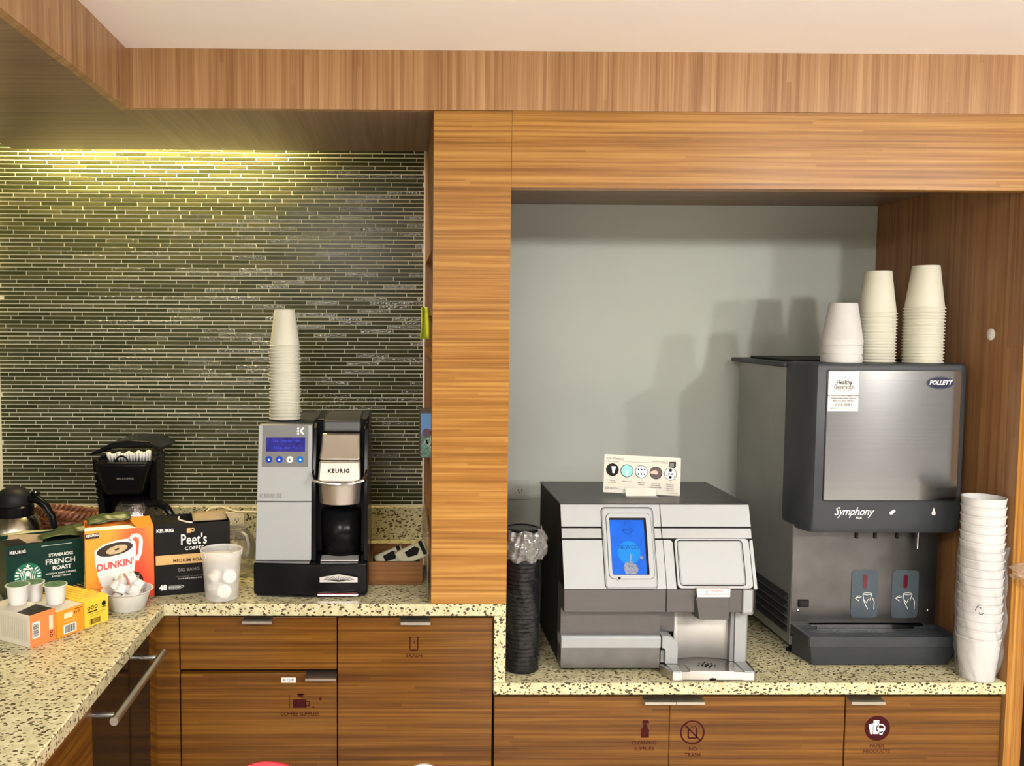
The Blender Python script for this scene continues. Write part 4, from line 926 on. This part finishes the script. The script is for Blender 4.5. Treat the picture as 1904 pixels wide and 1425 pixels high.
# ================================================================== pod cartons on the left worktop
def carton(name, label, x, y, ang, w, d, h, mat, group='coffee pod cartons in a row'):
    t = thing(name, label, 'carton', (x, y, UC+.0004), radians(ang), group, local=True)
    k = .0012
    obj('front_face', B(0, w, 0, k, 0, h), mat, t); obj('back_face', B(0, w, d-k, d, 0, h), mat, t)
    obj('side_face', B(0, k, k, d-k, 0, h), mat, t); obj('side_face', B(w-k, w, k, d-k, 0, h), mat, t)
    obj('bottom', B(k, w-k, k, d-k, 0, k), M_kraft, t)
    return t
def ft(t, s, x, z, size, mat, **k): return text('printed_lettering', s, t, mat, (x, 0, z), size, **k)
# dark green carton, open, with flaps up
W, D, H = .177, .125, .1425
t = carton('pod_carton', 'open dark green french roast pod carton with round emblem and raised flaps', -.9295, -.0187, 31.6, W, D, H, M_green)
obj('top_panel', MB().hexa([(0, 0, H), (.050, 0, H), (.040, D*.55, H), (0, D*.55, H), (0, 0, H+.001), (.050, 0, H+.001), (.040, D*.55, H+.001), (0, D*.55, H+.001)]), M_blackb, t)
obj('front_edge', B(.0501, W, .0013, .010, H-.0008, H), M_blackb, t)
obj('raised_flap', MB().patch(lambda u, v: (.008+.085*u+.01*v, D*.50+.018*v+.006*sin(3*u), H-.012+.022*v*(1-.35*u)), 8, 4), M_kraft, t, solid=.0012)
obj('green_flap', MB().patch(lambda u, v: (.085+.090*u, .030+.060*v, H+.001+.010*u*v+.006*sin(pi*u)*(1-v)), 8, 6), M_greenf, t, solid=.0012)
obj('back_flap', MB().patch(lambda u, v: (.010+.155*u, D-.004+.020*v, H-.012+.012*v+.003*sin(5*u)), 8, 3), pm('pale_flap', (.36, .35, .20), .6, var=.2), t, solid=.0012)
marks('brand_patch', [q(.006, .046, .1185, .1325)], t, M_ink, (0, 0, 0), off=.0003)
ft(t, 'KEURIG', .0265, .1265, .0105, M_white_ink, bold=.03, off=.0006)
marks('hairline', [q(.080, .150, .1335, .1345)], t, M_white_ink, (0, 0, 0))
ft(t, 'STARBUCKS', .1240, .1090, .0105, M_white_ink, bold=.03); ft(t, 'FRENCH', .1225, .0925, .0185, M_white_ink, bold=.02); ft(t, 'ROAST', .1255, .0765, .0140, M_white_ink, bold=.025)
ft(t, 'NOTES OF DARK CARAMEL', .1235, .0635, .0058, M_white_ink, bold=.01); ft(t, '& SWEET SMOKE', .1235, .0560, .0058, M_white_ink, bold=.01)
ex, ez, er = .0480, .0660, .0315
marks('emblem_disc', [circ(ex, ez, er, 44)], t, M_green2, (0, 0, 0), off=.0003)
pol = []
for k in range(7):      # side bands
    for s in (-1, 1):
        a = radians(-60+k*17); r0, r1 = er*.66, er*.93
        x0, z0, x1, z1 = ex+s*r0*cos(a), ez+r0*sin(a), ex+s*r1*cos(a), ez+r1*sin(a)
        pol += stroke([(x0, z0), (x1, z1)], .0030)
for k in range(3):      # flowing strands down both sides of the middle
    for s in (-1, 1):
        pol += stroke([(ex+s*(.006+.0045*k)+s*.0014*sin(j*1.3), ez+.016-.0045*k*.5-j*.0048) for j in range(9)], .0018)
st5 = [(ex+(.0065 if j % 2 == 0 else .0028)*sin(j*pi/5), ez+.0235+(.0065 if j % 2 == 0 else .0028)*cos(j*pi/5)) for j in range(10)]
pol += [st5, [(ex-.012, ez+.0155), (ex-.009, ez+.0205), (ex, ez+.0175), (ex+.009, ez+.0205), (ex+.012, ez+.0155), (ex, ez+.0190-.004)]]
pol += [circ(ex, ez+.0055, .0052, 16, 1.3)]
marks('emblem_lines', pol, t, M_white_ink, (0, 0, 0), off=.0006)
# orange carton
W, D, H = .160, .125, .1735
t = carton('pod_carton', 'orange and red pod carton with a white mug picture', -.7530, .0111, 20, W, D, H, M_orange)
m, nt, p = newmat('orange_red_blend'); tc = nt.nodes.new('ShaderNodeTexCoord'); sp_ = nt.nodes.new('ShaderNodeSeparateXYZ'); lk(nt, tc.outputs['Object'], sp_.inputs[0])
f_ = math_(nt, 'ADD', math_(nt, 'MULTIPLY', math_(nt, 'ABSOLUTE', math_(nt, 'SUBTRACT', sp_.outputs[0], .115)), 9), math_(nt, 'MULTIPLY', math_(nt, 'SUBTRACT', sp_.outputs[2], .09), 3.2))
lk(nt, ramp(nt, f_, [(.0, (.72, .045, .02)), (.40, (.85, .12, .02)), (.75, (.90, .30, .02))]), p.inputs['Base Color']); p.inputs['Roughness'].default_value = .45
marks('printed_front', [q(.0005, W-.0005, .0005, H-.0005)], t, m, (0, 0, 0), off=.0003)
obj('top_panel', MB().hexa([(W-.040, 0, H), (W, 0, H), (W, D, H), (W-.055, D, H), (W-.040, 0, H+.001), (W, 0, H+.001), (W, D, H+.001), (W-.055, D, H+.001)]), M_orange, t)
obj('front_lip', MB().hexa([(0, 0, H), (.118, 0, H), (.100, .012, H), (0, .018, H), (0, 0, H+.001), (.118, 0, H+.001), (.100, .012, H+.006), (0, .018, H+.004)]), pm('white_board', (.75, .72, .62), .6), t)
mug = [(.0215, .123), (.0225, .095), (.0285, .060), (.036, .036), (.046, .022), (.080, .018), (.104, .030), (.112, .060), (.1165, .095), (.118, .128), (.116, .140), (.100, .1485), (.070, .1455), (.040, .137)]
hdl = [(.106, .142), (.108, .152), (.118, .156), (.128, .150), (.130, .138), (.127, .110), (.1185, .092)]
marks('mug_picture', [mug]+stroke(hdl, .009), t, M_white_ink, (0, 0, 0), off=.0006)
tilt = lambda cx, cz, a, b, th, n=32: [(cx+a*cos(2*pi*k/n)*cos(th)-b*sin(2*pi*k/n)*sin(th), cz+a*cos(2*pi*k/n)*sin(th)+b*sin(2*pi*k/n)*cos(th)) for k in range(n)]
marks('coffee_picture', [tilt(.0685, .1245, .0425, .0155, .17)], t, M_coffee, (0, 0, 0), off=.0009)
marks('foam_picture', [tilt(.0730, .1235, .0255, .0100, .22)], t, M_crema, (0, 0, 0), off=.0012); marks('foam_hole', [tilt(.0735, .1240, .0060, .0024, .22)], t, M_coffee, (0, 0, 0), off=.0015)
ft(t, 'DUNKIN\'', .0690, .0860, .0232, M_red, bold=.03, xd=(1, 0, .14), off=.0011, sx=.92)
marks('brand_patch', [[(.0005, .1530), (.0330, .1545), (.0330, .1680), (.0005, .1655)]], t, M_coffee, (0, 0, 0), off=.0006)
ft(t, 'KEURIG', .0170, .1618, .0085, M_white_ink, bold=.03, xd=(1, 0, .07), off=.0009)
marks('round_badge', [circ(.1105, .0430, .0230, 36)], t, M_coffee, (0, 0, 0), off=.0009)
ft(t, 'ORIGINAL', .1105, .0400, .0085, M_white_ink, bold=.03, off=.0012); ft(t, 'MEDIUM ROAST', .1105, .0540, .0042, M_white_ink, off=.0012)
for i, (x, y, z, rz, ln, lb) in enumerate(((-.735, .135, 1.0935, .35, .105, 'olive foil pouch lying across the orange carton'), (-.842, .165, 1.0560, .5, .085, 'olive foil pouch lying behind the dark green carton flaps'))):
    m_ = MB().patch(lambda u, v: (ln*(u-.5), .060*(v-.5), .010*sin(pi*u)**.6*sin(pi*v)+.002*sin(14*u+5*v)+.0015*sin(23*v)), 16, 10)
    o = obj('foil_pouch', m_, M_greenf, label=lb, cat='pouch', group='foil pouches on the cartons', solid=.004, smooth=60)
    o.location = (x, y, z); o.rotation_euler = (.1, -.08, rz)
# black carton
W, D, H = .182, .118, .1775
t = carton('pod_carton', 'black medium roast pod carton with tan band and white lettering', -.5975, .0580, 17.1, W, D, H, M_blackb)
obj('top_panel', MB().hexa([(0, 0, H), (.075, 0, H), (.060, D*.7, H), (0, D, H), (0, 0, H+.001), (.075, 0, H+.001), (.060, D*.7, H+.001), (0, D, H+.001)]), M_blackb, t)
obj('torn_edge', MB().tube([(.060, .030, H+.012), (.058, .026, H+.006), (.066, .016, H+.004), (.078, .008, H+.002), (.090, .002, H+.001)], .0022, 6), pm('torn_card', (.62, .56, .46), .8), t)
obj('raised_flap', MB().patch(lambda u, v: (.095+.085*u, .050+.045*v, H-.006+.017*v*(1-.3*(1-u))), 6, 4), M_kraft, t, solid=.0012)
marks('tan_band', [q(.0012, W-.0012, .0770, .1010)], t, M_tan, (0, 0, 0), off=.0003)
ft(t, 'KEURIG', .0240, .1625, .0120, M_white_ink, bold=.03); ft(t, 'Peet\'s', .0930, .1360, .0370, M_white_ink, bold=.012, sx=.74); ft(t, 'COFFEE', .0940, .1145, .0120, M_white_ink, bold=.02, space=1.15)
marks('cup_symbol', [rr(.076, .087, .1535, .1660, .002, 2)]+ringpolys(.0905, .1610, .0028, .0050, 16), t, M_tan, (0, 0, 0))
ft(t, 'MEDIUM ROAST', .0835, .0855, .0115, M_coffee, bold=.02, off=.0006); ft(t, 'BIG BANG', .0800, .0615, .0115, M_grey, bold=.015)
ft(t, 'Vibrant and fruity with bright acidity', .0830, .0450, .0048, M_grey); ft(t, 'Smooth with a balanced finish', .0830, .0395, .0048, M_white_ink)
ft(t, '48', .0175, .0195, .0185, M_white_ink, bold=.04); marks('count_panel', [q(.0310, .0600, .0130, .0245)], t, M_grey, (0, 0, 0)); ft(t, 'K-CUP PODS', .0455, .0190, .0052, M_white_ink, off=.0007); marks('recycle_mark', ringpolys(.0640, .0200, .0028, .0044, 3), t, M_white_ink, (0, 0, 0))

# ================================================================== small boxes, pods, creamer bowl, tub
def sbox(name, label, off, w, h, ln, top, end, side):
    ux, uy = .5, .8660
    t = thing(name, label, 'box', (-.7596+ux*off, -.2953+uy*off, UC+.0004), radians(60), 'small packet boxes', local=True)
    obj('end_face', B(.0004, w-.0004, 0, .0012, 0, h), end, t); obj('body', B(.0004, w-.0004, .0013, ln, 0, h-.0014), side, t, bevel=.0008)
    return t
t = sbox('packet_box', 'coral-ended grey packet box with torn-open lid, nearest of three', 0, .0630, .0690, .140, M_greyb, M_orange2, M_greyb)
obj('top_panel', MB().hexa([(.0004, .045, .0677), (.0626, .060, .0677), (.0626, .140, .0677), (.0004, .140, .0677), (.0004, .045, .0690), (.0626, .060, .0690), (.0626, .140, .0690), (.0004, .140, .0690)]), M_greyb, t)
obj('opening', MB().prism([(.003, .003), (.060, .003), (.060, .0590), (.003, .0450)], 'z', .0677, .0679), M_blackb, t)
marks('barcode_panel', [q(.005, .024, .018, .052)], t, M_white_ink, (0, 0, 0), off=.0003); marks('barcode', barcode(.007, .020, .021, .049, 16, 3, True), t, M_ink, (0, 0, 0), off=.0006)
marks('side_panel_print', [q(.046, .056, .026, .056)], t, pm('pale_coral', (.90, .55, .38), .6), (0, 0, 0), off=.0003); marks('recycle_print', ringpolys(.051, .021, .0020, .0036, 6)+ringpolys(.051, .013, .0020, .0036, 6)+[q(.057, .0585, .010, .024)], t, M_ink, (0, 0, 0), off=.0005)
marks('side_print', [q(-.092+.006*k, -.0905+.006*k, .012, .058) for k in range(14)], t, pm('grey_print', (.42, .38, .30), .7), (.0004, 0, 0), (0, -1, 0), (0, 0, 1), off=.0003)
t = sbox('packet_box', 'bright orange packet box between the grey and yellow boxes', .0645, .0725, .0575, .140, M_greyb, M_orange, M_orange)
obj('top_panel', B(.0004, .0721, .0013, .140, .0562, .0575), M_greyb, t)
marks('barcode_panel', [q(.018, .052, .004, .024)], t, M_white_ink, (0, 0, 0), off=.0003); marks('barcode', barcode(.021, .049, .006, .022, 18, 5), t, M_ink, (0, 0, 0), off=.0006)
marks('printed_panel', [rr(.020, .043, .038, .049, .002, 2)], t, pm('pale_orange', (.90, .62, .40), .6), (0, 0, 0), off=.0003); marks('recycle_print', ringpolys(.050, .0445, .0018, .0034, 6)+ringpolys(.059, .0460, .0018, .0034, 6)+[q(.047, .066, .0515, .0530)], t, M_ink, (0, 0, 0), off=.0005)
text('box_lettering', 'SWEETENER', t, pm('pale_orange_ink', (.92, .52, .22), .6), (.034, 0, .0310), .0052)
t = sbox('packet_box', 'yellow packet box next to the bowl of creamers', .1385, .0670, .0610, .135, M_yellow, M_yellow, M_yellow)
obj('top_panel', B(.0004, .0666, .0013, .135, .0596, .0610), M_yellow, t)
marks('top_print', [q(-.050+.012*k, -.048+.012*k, .020, .12) for k in range(8)], t, pm('brown_yellow', (.50, .24, .03), .6), (.060, 0, .0610), (1, 0, 0), (0, 1, 0), off=.0003)
marks('barcode', barcode(.014, .044, .004, .017, 18, 8), t, M_ink, (0, 0, 0), off=.0005)
marks('recycle_print', [a for x in (.012, .022, .032) for a in ringpolys(x, .0420, .0026, .0046, 6)]+[q(.007, .036, .0320, .0345), circ(.054, .0430, .0060, 14), q(.048, .060, .0345, .0362), q(.014, .058, .0275, .0282), q(.014, .050, .0225, .0230)], t, M_ink, (0, 0, 0), off=.0005)
# sealed pods
def pod_meshes():
    b_ = MB().lathe([(.0001, 0), (.0175, 0), (.0180, .001), (.0185, .007), (.0198, .0075), (.0222, .0390), (.0224, .0400), (.0255, .0402), (.0255, .0420), (.0224, .0420)], n=28)
    l_ = MB().lathe([(.0224, .0418), (.0226, .0424), (.0100, .0427), (.0001, .0427)], n=28)
    return mesh_of('pod_cup', b_, 40), mesh_of('foil_lid', l_, 60)
pc, pf = pod_meshes(); pc.materials.append(M_white); pf.materials.append(pm('pod_foil', (.07, .15, .075), .45, var=.6, scale=160))
pf2 = pf.copy(); pf2.materials.clear(); pf2.materials.append(pm('pod_foil_white', (.72, .70, .66), .4, var=.06))
def pod(label, loc, rot=(0, 0, 0), group='sealed pods on the packet boxes', lid=pf, sc=1):
    t = thing('coffee_pod', label, 'pod', loc, 0, group, local=True); t.rotation_euler = rot; t.scale = (sc, sc, sc)
    if sc != 1: t.location = Vector(loc) - t.rotation_euler.to_matrix() @ Vector((0, 0, .021*sc))
    for nme, me in (('cup', pc), ('foil_lid', lid)):
        o = bpy.data.objects.new(nme, me); COL.objects.link(o); o.parent = t
    return t
def bl(x, y): return (-.7596+.5*x-.8660*y, -.2953+.8660*x+.5*y)
for lb, (x, y), z in (('white coffee pod with green lid standing on the grey box, leftmost', bl(.040, .090), .0694), ('white coffee pod half hidden behind the leftmost pod', bl(.0945, .112), .0579), ('white coffee pod with green lid standing alone on the orange box', bl(.108, .055), .0579)):
    pod(lb, (x, y, UC+z+.0006), (0, 0, random.uniform(0, 6)))
# bowl of creamers
BX, BY = -.6400, -.030
obj('paper_bowl', MB().lathe([(.0001, 0), (.038, 0), (.0405, .002), (.0525, .040), (.0560, .0455), (.0592, .0465), (.0597, .0455), (.0565, .0440), (.0520, .0395), (.0395, .0040), (.0001, .0030)], (BX, BY, UC+.0004), 44), M_white, label='white paper bowl heaped with creamer cups beside the yellow box', cat='bowl', origin=(BX, BY, UC))
cb_ = mesh_of('creamer_cup', MB().lathe([(.0001, 0), (.0115, 0), (.0120, .001), (.0150, .0190), (.0190, .0195), (.0190, .0205), (.0150, .0206)], n=20), 40); cb_.materials.append(M_white)
lids = []
for nm_, cl in (('creamer_lid_pink', M_pink), ('creamer_lid_white', M_white_ink), ('creamer_lid_kraft', pm('creamer_print', (.42, .28, .16), .5, var=.5, scale=160))):
    l_ = mesh_of('foil_lid', MB().lathe([(.0185, .0205), (.0175, .0211), (.0001, .0212)], n=20), 60); l_.materials.append(cl); lids.append(l_)
random.seed(5)
spots = [(-.026, -.020, .020, 2.2, .3), (.018, -.030, .020, -1.9, 1.2), (.030, .006, .022, 1.6, 2.0), (-.004, .020, .020, 2.6, -.6), (-.033, .016, .026, 1.2, -1.2), (-.016, -.010, .044, 2.9, .2), (.020, -.014, .042, -2.2, -.5), (.008, .018, .046, 1.4, .8), (-.036, -.004, .046, .9, 2.2), (.034, .014, .046, -1.2, 1.6), (-.010, .004, .066, -2.6, .4), (.012, -.002, .066, 1.9, -1.0)]
crw = ('at the left bottom of the heap', 'low at the front right of the heap', 'against the right rim', 'at the bottom of the heap towards the back', 'against the back left rim', 'near the middle facing the front left', 'at the front right above the rim', 'at the back of the heap', 'jutting over the left rim', 'jutting over the right rim', 'on the very top left of the heap', 'on the very top right of the heap')
for i, (x, y, z, rx, rz) in enumerate(spots):
    t = thing('creamer_cup', 'tiny creamer cup '+crw[i]+' in the paper bowl', 'creamer', (BX+x, BY+y, UC+z), 0, 'creamer cups in the bowl', local=True)
    t.rotation_euler = (rx, random.uniform(-.4, .4), rz); t.location = Vector((BX+x*.72, BY+y*.72, UC+z+.006)) - t.rotation_euler.to_matrix() @ Vector((0, 0, .0105))
    for nme, me in (('cup', cb_), ('foil_lid', lids[(0, 1, 0, 2, 0, 1, 0, 2, 0, 0, 2, 0)[i]])):
        o = bpy.data.objects.new(nme, me); COL.objects.link(o); o.parent = t
# translucent tub of pods
TX, TY = -.4330, .0510
t = thing('plastic_tub', 'translucent plastic deli tub holding loose pods in front of the black carton', 'tub', (TX, TY, UC))
obj('wall', MB().lathe([(.0001, .0004), (.0385, .0004), (.0400, .002), (.0475, .1080), (.0490, .1085), (.0492, .1180), (.0515, .1185), (.0520, .1215), (.0500, .1225), (.0478, .1180)], (TX, TY, UC), 44), M_deli, t)
for k in range(14):
    a = 2*pi*k/14; obj('rim_rib', MB().tube([(TX+.0492*cos(a), TY+.0492*sin(a), UC+.1085), (TX+.0505*cos(a), TY+.0505*sin(a), UC+.1180)], .0011, 6), M_deli, t)
for lb, p_, r_ in (('coffee pod lying low at the left inside the plastic tub', (-.019, .004, .0225), (1.50, .0, .9)), ('coffee pod with its lid pressed to the tub front', (.010, -.016, .0230), (1.45, 0, .12)), ('coffee pod tilted at the right inside the plastic tub', (.016, -.004, .0530), (1.2, .1, .55)), ('coffee pod lying aslant above the others in the tub', (-.015, -.004, .0540), (2.3, .3, -.7))):
    pod(lb, (TX+p_[0], TY+p_[1], UC+p_[2]), r_, 'loose pods in the tub', pf2, .66)

# ================================================================== behind the cartons
# vacuum carafe
t = thing('vacuum_carafe', 'round steel vacuum carafe with black domed lid at the left edge', 'carafe', (-1.082, .385, UC))
cx, cy = -1.082, .385
obj('body', MB().lathe([(.0001, .0004), (.062, .0004), (.066, .004), (.078, .040), (.080, .070), (.074, .100), (.060, .125), (.052, .134), (.0001, .134)], (cx, cy, UC), 44), pm('carafe_steel', (.52, .47, .38), .24, 1, var=.05, scale=1, bump=.05, stretch=(2, 2, 500)), t)
obj('collar', MB().lathe([(.0520, .130), (.0545, .134), (.0520, .158), (.048, .162), (.0001, .162)], (cx, cy, UC), 36), M_black, t)
obj('lid', MB().lathe([(.0470, .1625), (.0480, .170), (.044, .190), (.034, .204), (.020, .211), (.0001, .2125)], (cx, cy, UC), 36), M_blackm, t)
obj('handle', MB().tube([(cx+.046, cy-.005, UC+.180), (cx+.070, cy-.008, UC+.178), (cx+.092, cy-.010, UC+.160), (cx+.110, cy-.012, UC+.130), (cx+.116, cy-.012, UC+.095), (cx+.108, cy-.012, UC+.055), (cx+.085, cy-.010, UC+.040), (cx+.072, cy-.008, UC+.042)], [.013, .012, .011, .0105, .010, .009, .009, .009], 12), M_black, t)
obj('thumb_lever', MB().ell((cx+.062, cy-.006, UC+.196), .014, .010, .006, 16, 8), M_black, t)
obj('lever_stud', MB().ell((cx+.066, cy-.014, UC+.199), .004, .003, .003, 10, 6), M_chrome, t)
# woven basket
t = thing('woven_basket', 'reddish brown woven basket lying behind the vacuum carafe', 'basket', (-.985, .545, UC))
cx, cy = -.985, .545
def ring(rx, ry, z, amp, ph_, r_, n=72, wob=18):
    return MB().tube([(cx+(rx+amp*sin(wob*a+ph_))*cos(a), cy+(ry+amp*sin(wob*a+ph_))*sin(a), z+amp*.5*cos(wob*a+ph_)) for a in [2*pi*k/n for k in range(n)]], r_, 6, closed=True)
obj('inner_wall', MB().lathe([(.0001, .001), (.78, .001), (.92, .09), (.88, .09), (.74, .006), (.0001, .006)], (cx, cy, UC), 40, sx=.090, sy=.062), M_wicker, t)
for k in range(8):
    obj('woven_band', ring(.074+.0018*k, .050+.0015*k, UC+.010+.0108*k, .0026, pi*(k % 2), .0052), M_wicker, t)
for s in range(3):
    obj('rim_braid', MB().tube([(cx+(.088+.006*cos(11*a+s*2.09))*cos(a), cy+(.064+.006*cos(11*a+s*2.09))*sin(a), UC+.104+.010*sin(11*a+s*2.09)+.012*cos(a+2.6)) for a in [2*pi*k/120 for k in range(120)]], .0062, 6, closed=True), M_wicker, t)
# drip coffee maker
t = thing('drip_coffee_maker', 'black drip coffee maker with raised lid showing white filters', 'coffee maker', (-.760, .48, UC))
obj('base', MB().prism(rr(-.845, -.690, .325, .575, .02, 4), 'z', UC+.0004, UC+.056), M_black, t, bevel=.003)
obj('tower', MB().hexa([(-.842, .470, UC+.0564), (-.712, .470, UC+.0564), (-.712, .560, UC+.0564), (-.842, .560, UC+.0564), (-.858, .460, 1.206), (-.694, .460, 1.206), (-.700, .560, 1.206), (-.858, .560, 1.206)]), M_black, t, bevel=.008)
obj('brew_basket', MB().hexa([(-.815, .345, 1.110), (-.715, .345, 1.110), (-.712, .470, 1.110), (-.825, .470, 1.110), (-.838, .320, 1.205), (-.684, .320, 1.205), (-.690, .470, 1.205), (-.848, .470, 1.205)]), M_black, t, bevel=.012, seg=3)
for s, xx in ((-1, -.850), (1, -.690)):
    obj('side_wing', MB().hexa([(xx-.010-s*.010, .420, UC+.0564), (xx+.010-s*.010, .420, UC+.0564), (xx+.010-s*.010, .470, UC+.0564), (xx-.010-s*.010, .470, UC+.0564), (xx-.010, .380, 1.205), (xx+.010, .380, 1.205), (xx+.010, .470, 1.205), (xx-.010, .470, 1.205)]), M_black, t, bevel=.003)
marks('water_marks', [q(-.853+.0012*k, -.848+.0012*k, 1.165-.023*k, 1.170-.023*k) for k in range(5)], t, M_grey, (0, .379, 0))
# the filters stand up inside the open top
fm = MB(); nn = 40
fm.add([(-.808+.118*k/nn, .360+.006*sin(k*2.2)+.035*sin(pi*k/nn)*0, 1.206) for k in range(nn+1)]+[(-.812+.124*k/nn, .356+.008*sin(k*2.2), 1.226+.008*k/nn+.003*sin(k*.7)) for k in range(nn+1)], [(i, i+1, nn+2+i, nn+1+i) for i in range(nn)])
obj('paper_filter', fm, M_white, t, solid=.002)
obj('lid_ring', MB().tube([(-.757+.016*cos(a), .318, 1.208+.016*sin(a)) for a in [pi*k/14 for k in range(15)]], .0026, 8), M_black, t)
ldm = [(-.872, 1.213), (-.835, 1.222), (-.818, 1.232), (-.705, 1.240), (-.672, 1.226), (-.669, 1.234), (-.688, 1.246), (-.704, 1.254), (-.765, 1.258), (-.810, 1.250), (-.845, 1.232), (-.872, 1.219)]
obj('raised_lid', MB().prism(ldm, 'y', .395, .560), M_black, t, bevel=.004)
text('brand_lettering', 'MR.COFFEE', t, M_grey, (-.752, .3315, 1.160), .0085, yd=(0, -.25, .97), bold=.03, sx=1.1, off=.0022)
# its glass pot
t = thing('coffee_pot', 'dark glass coffee pot with black handle in the drip coffee maker', 'coffee pot', (-.745, .392, UC+.0566))
cx, cy, cz = -.745, .392, UC+.0568
obj('glass', MB().lathe([(.0001, 0), (.050, 0), (.058, .006), (.066, .040), (.064, .070), (.054, .100), (.045, .114), (.043, .116)], (cx, cy, cz), 40), M_dglass, t, solid=.002)
obj('lid', MB().lathe([(.0425, .116), (.0440, .121), (.030, .127), (.0001, .128)], (cx, cy, cz), 32), M_black, t)
obj('handle', MB().tube([(cx+.040, cy-.020, cz+.112), (cx+.075, cy-.035, cz+.116), (cx+.100, cy-.045, cz+.106), (cx+.116, cy-.050, cz+.085), (cx+.120, cy-.052, cz+.045), (cx+.112, cy-.050, cz+.015)], [.012, .011, .0105, .010, .010, .008], 10), M_black, t)
obj('neck_band', MB().lathe([(.0455, .113), (.0475, .110), (.0480, .104), (.0530, .101)], (cx, cy, cz), 32), M_black, t)
marks('level_marks', [q(-.722, -.713, cz+.030+.020*k, cz+.0318+.020*k) for k in range(4)], t, M_white_ink, (0, .3245, 0))
# clear glass jug and cord by the outlet
t = thing('glass_jug', 'clear round glass jug lying low between black carton and brewer', 'jug', (-.452, .300, UC))
cx, cy = -.452, .300
obj('glass', MB().lathe([(.0001, .0006), (.040, .0006), (.050, .006), (.060, .035), (.062, .058), (.055, .088), (.040, .108), (.036, .114), (.041, .122)], (cx, cy, UC), 40), M_glass, t, solid=.0022)
obj('rim_band', MB().lathe([(.0368, .106), (.0395, .108), (.0395, .118), (.0375, .120)], (cx, cy, UC), 36), pm('band_clear', (.66, .60, .50), .3, alpha=.7), t)
obj('handle', MB().tube([(cx+.030, cy-.030, UC+.110), (cx+.045, cy-.045, UC+.105), (cx+.052, cy-.052, UC+.085), (cx+.050, cy-.050, UC+.060), (cx+.042, cy-.042, UC+.045)], .0045, 8), pm('handle_clear', (.62, .57, .50), .25, alpha=.75), t)
crd = [(-.345, .622, 1.006), (-.42, .618, 1.006), (-.50, .612, 1.008), (-.545, .600, 1.026), (-.575, .580, 1.024), (-.600, .520, 1.000), (-.640, .45, .960), (-.655, .42, .925)]
obj('power_cord', MB().tube(crd, .0028, 8), M_ivory, label='pale power cord looping over the splashback behind the black carton', cat='cord')
# ================================================================== chairs whose backs just reach into the frame
def chair(label, x, y, top, mat, W2):
    t = thing('stacking_chair', label, 'chair', (x, y, 0), 0, 'chairs in front of the cabinets')
    def back(u, v):
        a = 2*u-1; w_ = W2*(1-.25*v**3); zz = .47+(top-.47)*v - .030*v*v*a*a*2.2
        return (x+w_*a, y+.03*v-.035*a*a, zz)
    obj('backrest', MB().patch(back, 20, 12), mat, t, solid=-.012, smooth=80)
    obj('seat', MB().prism(rr(x-W2, x+W2, y-.40, y-.03, .05, 5), 'z', .435, .452), mat, t, bevel=.006)
    for sx_ in (-1, 1):
        obj('leg', MB().tube([(x+sx_*(W2-.03), y-.36, .434), (x+sx_*(W2-.012), y-.39, .001)], .011, 10), M_chrome, t)
        obj('leg', MB().tube([(x+sx_*(W2-.03), y-.08, .434), (x+sx_*(W2-.012), y+.03, .001)], .011, 10), M_chrome, t)
chair('red moulded chair whose curved back top shows at the bottom edge', -.226, -.62, .8235, M_redp, .165)
chair('pale grey narrow chair whose back top barely shows below the trash cabinet', .050, -.53, .7735, pm('pale_plastic', (.55, .52, .49), .4), .098)
